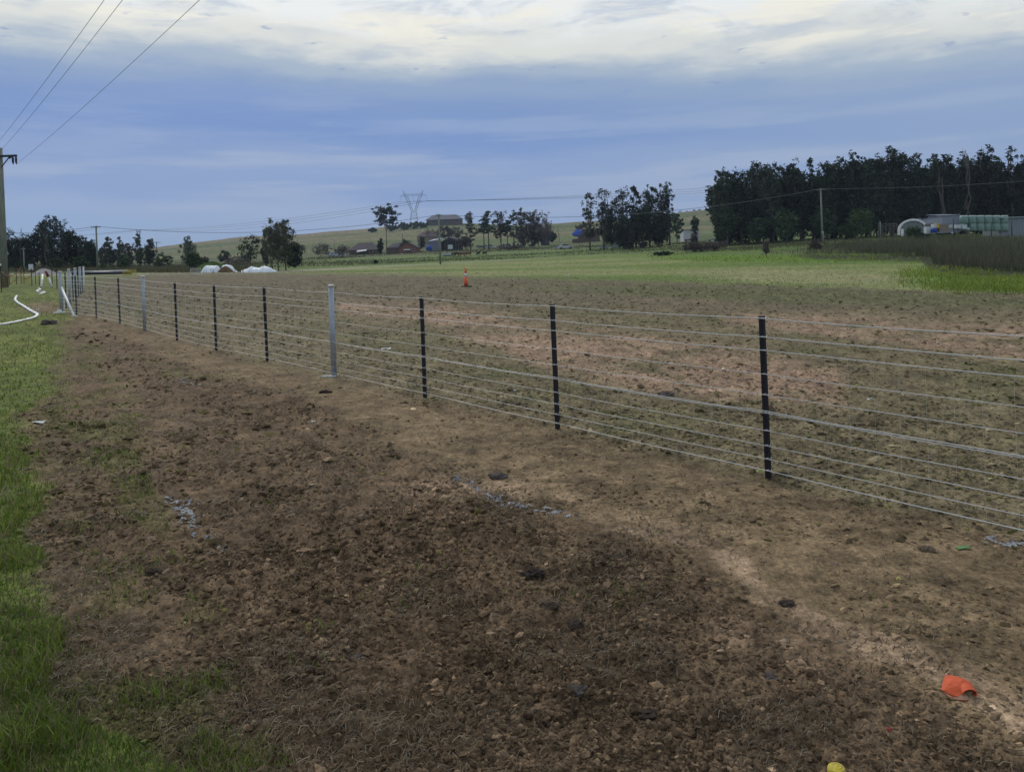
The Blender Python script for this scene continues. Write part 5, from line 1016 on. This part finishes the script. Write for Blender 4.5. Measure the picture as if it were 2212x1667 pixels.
for i in range(6):
    px = 2084+17.2*i; D = 150-i*.35
    for low in (True, False): bale(px, D, low, '%s green wrapped bale from the grey shed, %s row' % (on[i], 'bottom' if low else 'top'), 0)
def crate(px0, px1, py0, py1, D, label, m, name='crate', cat='crate', depth=.9, kind='box', bury=True):
    mid = (px0+px1)/2; w = S(px1-px0, D); zt, zb = Zat(mid, py0, D), Zat(mid, py1, D); h = zt-zb; c = T(mid, D); c.z = zb; root = empty(name, c, label=label, cat=cat)
    if kind == 'box':
        b = MB(); b.box((0, depth/2, h/2), (w, depth, h)); b.build('body', m, root); b = MB(); b.box((0, depth/2, h+.02), (w*1.04, depth*1.04, .04)); b.build('lid', m, root)
        for s in (-1, 1): MB().box((s*w*.47, -.015, h/2), (.05, .03, h)).build('corner_batten', m, root)
    elif kind == 'pallet':
        b = MB(); b.box((0, depth/2+.06, h/2), (w*.96, depth, h)); b.build('stack_core', DWALL, root)
        for i in range(5): MB().box((0, 0, h*(i+.5)/5), (w, .05, h/5-.05)).build('board', m, root)
        for s in (-.48, 0, .48): MB().box((w*s, -.035, h/2), (.09, .03, h)).build('upright', m, root)
    elif kind == 'tank':
        b = MB(); b.tube([(0, depth/2, 0), (0, depth/2, h*.94), (0, depth/2, h)], [w/2, w/2, w*.3], 12); b.build('tank_body', m, root)
        for q in (.25, .5, .75): MB().tube([(0, depth/2, h*q-.02), (0, depth/2, h*q+.02)], w*.515, 12).build('hoop', m, root)
    return root
WB = mat('white_box', (.5, .56, .58), .5, 0, .1, 4); TAN = mat('tan_board', (.26, .22, .18), .8, 0, .2, 4)
crate(2001.5, 2014, 475+15, 503.5, 146, 'white cabinet standing against the right side of the polytunnel', WB, 'cabinet', 'cabinet')
crate(2015, 2028, 493, 503, 145, 'bright blue drum crate low in the yard', mat('blue_crate', (.02, .05, .30), .5, 0, .25, 5), 'blue_crate', 'crate', kind='tank')
crate(2000, 2017, 484, 491, 147.5, 'brown board panel above the white cabinet', mat('brown_panel', (.16, .13, .13), .8), 'board_panel', 'panel', .2)
crate(2017.5, 2024, 484.5, 492, 146, 'small white container left of the yellow box', WB, 'container', 'container'); crate(2024, 2030, 483.5, 492, 146, 'small bright yellow box between white container and tan pallets', mat('yellow_box', (.6, .42, .03), .5), 'yellow_box', 'box')
crate(2030, 2050, 484, 500.5, 146, 'tan timber pallet stack in front of the grey shed', TAN, 'pallet_stack', 'pallet stack', 1.2, 'pallet')
crate(2050.5, 2058, 486, 491.5, 146, 'small pale box right of the tan pallet stack', WB); crate(2066, 2077, 485.5, 493, 146, 'white box just right of the nearest yard post', WB); crate(2079, 2090, 485.5, 494.5, 146, 'larger white box before the first green bale', WB)
crate(2090, 2097, 483.5, 490, 147.3, 'dark green box right of the larger white box', mat('dkgreen', (.03, .06, .05), .6)); crate(2092, 2098, 492.5, 497, 146, 'low white basin beside the larger white box', WB, 'basin', 'basin', kind='tank'); crate(2057, 2062, 501, 504.5, 144, 'small white ball-like drum at the edge of the rushes', WB, 'small_drum', 'drum', .4, 'tank')
crate(2065, 2096, 494.5, 497.5, 146.5, 'long grey trough under the white boxes', GREYTIN, 'trough', 'trough')
for px, t_, b_, lab in ((2061, 472, 497, 'tall black yard post by the grey shed'), (2142, 480, 505, 'black yard post before the bales'), (2186, 477.5, 497, 'black yard post before the lean-to shed'), (1903, 478, 500, 'grey rail-yard corner post')):
    D = 138; c = T(px, D); c.z = min(c.z, Zat(px, b_, D)); h = Zat(px, t_, D)-c.z; tag(MB().tube([(0, 0, -.2), (0, 0, h*.5), (0, 0, h)], [.10, .09, .085], 8).build('yard_post', DARKM if px > 1950 else TIMBER, None, c), label=lab, cat='post')
DTIM = mat('dark_timber', (.10, .10, .09), .9)
def cattle_yard():
    D = 156; c = T(1905, D); root = empty('cattle_yard', c, label='grey timber cattle yard rails left of the polytunnel', cat='cattle yard')
    z = lambda py: Zat(1920, py, D)-c.z; xs = [S(a, D) for a in (-6, 2, 10, 18, 27, 34)]
    for i, x in enumerate(xs): MB().bar((x, 0, -.5), (x, 0, z(481)-.1*(i % 2)), .12).build('post', DTIM, root)
    for q in (483, 487, 491, 495): MB().bar((xs[0], -.1, z(q)), (xs[-1], -.1, z(q)-.1), .05, .11).build('rail', DTIM, root)
cattle_yard()
# ------------------------------------------------------------------ vehicles and clutter in the far scrapyard
def car(px, D, wpx, col, label, style='sedan', rz=0.0, cat='car', name='parked_car'):
    c = T(px, D); L = S(wpx, D); k = L/4.4; M = mat('paint_%d_%d_%d' % tuple(int(v*100) for v in col), col, .35, .1, .06, 2, spec=.6); root = empty(name, c, rz, label=label, cat=cat)
    hb = .95*k; b = MB()
    prof = {'sedan': [(-2.2, .3), (-2.2, .75), (-1.6, .92), (2.1, .88), (2.2, .6), (2.2, .3)], 'van': [(-2.2, .3), (-2.2, 1.9), (1.3, 1.95), (1.9, 1.1), (2.2, .95), (2.2, .3)], 'truck': [(-2.2, .45), (-2.2, .95), (.7, .95), (.7, 1.1), (2.1, 1.05), (2.2, .45)]}[style]
    b.prism([(x*k, z*k) for x, z in prof], -.85*k, .85*k); b.build('body', M, root)
    cab = {'sedan': [(-1.5, .9), (-.95, 1.42), (.6, 1.42), (1.25, .88)], 'truck': [(.65, 1.0), (.7, 1.9), (1.6, 1.9), (2.1, 1.0)], 'van': None}[style]
    if cab:
        MB().prism([(x*k, z*k) for x, z in cab], -.74*k, .74*k).build('cabin', M, root)
        cx = sum(x for x, _ in cab)/4; MB().prism([((cx+(x-cx)*.86)*k, (1.0 if z < 1.1 else z-.1)*k) for x, z in cab], -.76*k, .76*k).build('side_windows', GLASS, root)
    else: MB().box((.2*k, 0, 1.5*k), (2.6*k, 1.72*k, .45*k)).build('side_windows', GLASS, root)
    for x in (-1.35, 1.4):
        for s in (-1, 1):
            w = MB().tube([(x*k, s*.70*k, .33*k), (x*k, s*.88*k, .33*k)], .33*k, 12).build('wheel', mat('tyre', (.012, .012, .013), .9), root); MB().tube([(x*k, s*.86*k, .33*k), (x*k, s*.90*k, .33*k)], .18*k, 10).build('rim', STEEL, w)
    return root
W_ = (.55, .58, .62); NV = (.03, .05, .12); DK = (.02, .022, .03)
for a in [(1041, 312, 15, (.05, .07, .13), 'dark blue sedan at the left of the scrapyard row', 'sedan'), (1054, 310, 11, W_, 'small white car right of the dark blue sedan', 'sedan'), (1064, 308, 13, W_, 'white car with pale roof in the middle of the scrapyard', 'sedan'), (1077, 306, 9, (.33, .31, .27), 'boxy beige van right of the white cars', 'van'),
          (1088, 312, 10, (.24, .27, .33), 'grey sedan behind scrub right of the beige van', 'sedan'), (1101, 306, 13, (.45, .42, .40), 'pale cream car below the reddish machine', 'sedan'), (1128, 304, 13, (.015, .02, .05), 'black truck right of the cream car', 'truck'), (1147, 304, 10, (.015, .02, .045), 'dark van alone near the right end of the scrapyard', 'van'),
          (1034, 325, 12, (.10, .12, .16), 'grey car behind the dark blue sedan', 'sedan'), (1048, 327, 12, (.20, .23, .30), 'light blue-grey car in the back row', 'sedan'), (1060, 328, 12, (.12, .14, .2), 'slate car in the back row behind the white cars', 'sedan'), (1085, 326, 12, DK, 'black truck in the back row under the pine trunks', 'truck'), (1098, 328, 10, DK, 'black van in the back row under the leafless trees', 'van'),
          (1115, 322, 12, (.03, .03, .045), 'dark truck behind the reddish machine', 'truck'), (1208, 292, 20, (.30, .34, .45), 'light blue car beside the wooden hut', 'sedan'), (1224, 293, 18, (.06, .10, .28), 'blue car with a white roof next to the light blue one', 'sedan'), (1222, 288, 32, (.48, .48, .50), 'long low white trailer load in front of the blue cars', 'sedan'),
          (1338, 262, 26, (.30, .38, .40), 'pale aqua van between the middle trees', 'van'), (1370, 268, 16, W_, 'white ute behind the stems of the middle group', 'truck'), (1305, 262, 22, (.25, .33, .36), 'pale green-grey car behind the second airy tree', 'sedan'),
          (988, 318, 16, (.30, .30, .31), 'cluttered pale car in front of the open shed', 'sedan'), (1540, 262, 20, (.4, .42, .46), 'pale car right of the white shed', 'sedan'), (1490, 296, 22, (.14, .06, .05), 'rusty red truck left of the white shed', 'truck')]:
    car(a[0], a[1]+(58 if a[0] < 1160 else 0), a[2]*1.05, a[3], a[4], a[5], rz=random.uniform(-.25, .25))
def caravan(px, D, wpx, label):
    c = T(px, D); L = S(wpx, D); H = L*.42; root = empty('caravan', c, label=label, cat='caravan'); b = MB(); b.prism([(-L/2, H*.2), (-L/2+.2, H*.95), (L/2-.5, H), (L/2, H*.7), (L/2, H*.2)], 0, 2.2); b.build('body', mat('caravan_white', (.42, .47, .52), .5), root)
    for u in (-.3, .05, .33): MB().box((L*u, -.02, H*.66), (L*.16, .04, H*.22)).build('window', GLASS, root)
    for s in (-.1, .1): MB().tube([(L*s, -.05, H*.14), (L*s, .2, H*.14)], H*.14, 10).build('wheel', mat('tyre', (0, 0, 0)), root)
caravan(717, 330, 24, 'pale blue-white caravan left of the long dark-roofed house'); caravan(738, 322, 15, 'smaller white caravan touching the leafless bush')
crate(920, 933, 531, 541, 312, 'blue plastic tank below the left end of the open shed', BLUEP, 'water_tank', 'water tank', 2, 'tank'); crate(968, 978, 529, 538, 316, 'white door panel leaning at the open shed', WB, 'white_panel', 'panel', .2)
def trough_tank():
    D = 240; c = T(966, D); L = S(19, D); root = empty('water_tank', c, label='white half-round water tank in the paddock left of the cows', cat='water tank'); h = S(7, D)
    b = MB(); b.loft([[(x, math.cos(t)*.9, h-.1-(h-.15)*math.sin(t)) for t in np.linspace(0, math.pi, 9)] for x in (-L/2, L/2)]); b.build('tank_body', mat('tank_white', (.55, .62, .66), .4), root)
    b = MB(); b.box((0, 0, h-.06), (L*1.04, 1.9, .16)); b.build('rim', WHITE, root)
    for s in (-1, 1): MB().box((s*L*.35, 0, .1), (.15, 1.2, .3)).build('foot', STEEL, root)
trough_tank()
def digger():
    D = 368; c = T(1110, D); root = empty('digger', c, label='reddish old machine arm above the cream car', cat='digger'); RM = mat('rust_red', (.22, .08, .05), .8); k = S(1, D)
    MB().box((0, 0, 1.0), (5*k, 2, 1.0)).build('body', RM, root); MB().bar((0, -.5, 1.4), (5*k, -.5, 2.6), .4).build('boom', RM, root); MB().bar((5*k, -.5, 2.6), (8*k, -.5, 1.6), .3).build('arm', RM, root); MB().box((-1.5*k, 0, 1.9), (2*k, 1.4, .9)).build('cab', DARKM, root); MB().box((0, 0, .35), (6*k, 2.2, .6)).build('track', DARKM, root)
digger()
# ------------------------------------------------------------------ cattle
def cow_mesh(graze=True):
    v = [(-.95, 0, 1.15, .27, .33), (-.55, 0, 1.12, .31, .38), (0, 0, 1.08, .32, .42), (.5, 0, 1.12, .29, .40), (.8, 0, 1.18, .21, .32)]
    hd = [(1.05, 0, 1.02, .15, .22), (1.28, 0, .72, .11, .16), (1.42, 0, .42, .11, .14), (1.48, 0, .16, .08, .09)] if graze else [(1.05, 0, 1.32, .15, .22), (1.3, 0, 1.52, .12, .17), (1.5, 0, 1.5, .12, .13), (1.75, 0, 1.36, .08, .09)]
    edges = []; verts = []; rad = []
    for i, q in enumerate(v+hd):
        verts.append(q[:3]); rad.append((q[3], q[4])); 
        if i: edges.append((i-1, i))
    def leg(root, x, y, pts):
        k = root
        for (dx, z, r) in pts: verts.append((x+dx, y, z)); rad.append((r, r)); edges.append((k, len(verts)-1)); k = len(verts)-1
    for s in (-1, 1):
        leg(1, -.82, s*.2, [(0, .95, .19), (.04, .66, .12), (-.10, .42, .075), (-.04, .1, .06), (.02, .0, .07)]); leg(3, .62, s*.18, [(0, .85, .14), (.0, .5, .085), (.0, .22, .06), (.03, .0, .065)])
    leg(0, -1.12, 0, [(0, 1.1, .05), (-.06, .7, .035), (-.06, .5, .05)])
    k = len(v)+1+ (0 if graze else 0)
    for s in (-1, 1): verts.append((verts[k][0]-.02, s*.22, verts[k][2]+.12)); rad.append((.045, .045)); edges.append((k, len(verts)-1))
    me = bpy.data.meshes.new('cow_body'); me.from_pydata(verts, edges, []); me.update(); return me, rad
def make_cow(me_rad, m, loc, rz, sc_, label, group=None):
    me, rad = me_rad; me = me.copy(); o = bpy.data.objects.new('cow', me); C.objects.link(o); me.materials.append(m); md = o.modifiers.new('skin', 'SKIN'); md.use_smooth_shade = True
    for i, r in enumerate(rad): me.skin_vertices[0].data[i].radius = r if me.skin_vertices else r
    o.modifiers.new('sub', 'SUBSURF').levels = 1; o.modifiers['sub'].render_levels = 1; o.location = loc; o.rotation_euler = (0, 0, rz); o.scale = (sc_,)*3; tag(o, label=label, cat='cow', group=group)
def cow_loft(graze):
    me, rad = cow_mesh(graze); o = bpy.data.objects.new('tmp', me); C.objects.link(o); md = o.modifiers.new('skin', 'SKIN'); md.use_smooth_shade = True
    for i, r in enumerate(rad): me.skin_vertices[0].data[i].radius = r
    me.skin_vertices[0].data[1].use_root = True
    s = o.modifiers.new('sub', 'SUBSURF'); s.levels = 1; dg = bpy.context.evaluated_depsgraph_get(); m2 = bpy.data.meshes.new_from_object(o.evaluated_get(dg)); m2.name = 'cow'; bpy.data.objects.remove(o); return m2
CG_, CS_ = cow_loft(True), cow_loft(False)
def cow(px, D, m, rz, label, g=True, sc_=1.0, group='cows grazing in the far paddock'):
    me = (CG_ if g else CS_).copy(); me.materials.clear(); me.materials.append(m); o = bpy.data.objects.new('cow', me); C.objects.link(o); o.location = T(px, D); o.rotation_euler = (0, 0, rz); o.scale = (sc_*.86,)*3; tag(o, label=label, cat='cow', group=group)
BR = mat('cow_brown', (.10, .05, .032), .8, 0, .2, 4); RB = mat('cow_red', (.13, .052, .035), .8, 0, .2, 4); BK = mat('cow_black', (.012, .012, .016), .7)
cow(978.5, 232, BR, 1.3, 'brown cow seen end-on right of the white tank', False); cow(988, 233, BK, .5, 'black cow between the brown ones'); cow(998, 229, RB, 3.3, 'red-brown cow grazing left of the last brown cow'); cow(1011, 229, RB, 3.0, 'red-brown cow at the right end of the tight group')
cow(1033.5, 232, BK, 2.1, 'left one of two black cows standing apart'); cow(1047.5, 232, BK, 2.2, 'right one of two black cows standing apart')
for px, rz, lab, g in ((1469, .1, 'leftmost tiny cow on the hill skyline', False), (1484, 1.4, 'second tiny cow from left on the skyline', True), (1499.5, .4, 'third tiny cow, heading uphill on the skyline', True), (1511, .2, 'fourth tiny cow on the skyline', True), (1526, .8, 'rightmost tiny cow beside the tall stand', False)):
    cow(px, 880, BK, rz, lab, g, 1.5, 'cows on the hill skyline')
# wire paddock fence posts in the far field
for i, (px, D) in enumerate([(760, 185), (800, 186), (840, 187), (1122, 215), (1149, 216), (1176, 217), (1203, 218), (1240, 212), (1320, 205)]):
    tag(MB().tube([(0, 0, -.1), (0, 0, 1.3)], .07, 7).build('paddock_post', TIMBER, None, T(px, D)), label='%s thin grey paddock post from the left in the rough verge' % ['first', 'second', 'third', 'fourth', 'fifth', 'sixth', 'seventh', 'eighth', 'ninth'][i], cat='post', group='paddock posts in the verge')
# ------------------------------------------------------------------ air
def haze():
    b = MB(); b.box((0, 2400, 34), (9000, 9000, 150)); m = bpy.data.materials.new('haze'); m.use_nodes = True; N = m.node_tree.nodes; N.clear()
    v = N.new('ShaderNodeVolumePrincipled'); v.inputs['Color'].default_value = (.62, .76, 1, 1); v.inputs['Density'].default_value = .00015; v.inputs['Anisotropy'].default_value = 0
    o = N.new('ShaderNodeOutputMaterial'); m.node_tree.links.new(v.outputs[0], o.inputs['Volume']); ob = b.build('haze', m); tag(ob, label='thin bluish air over the fields and hills', kind='stuff')
haze()
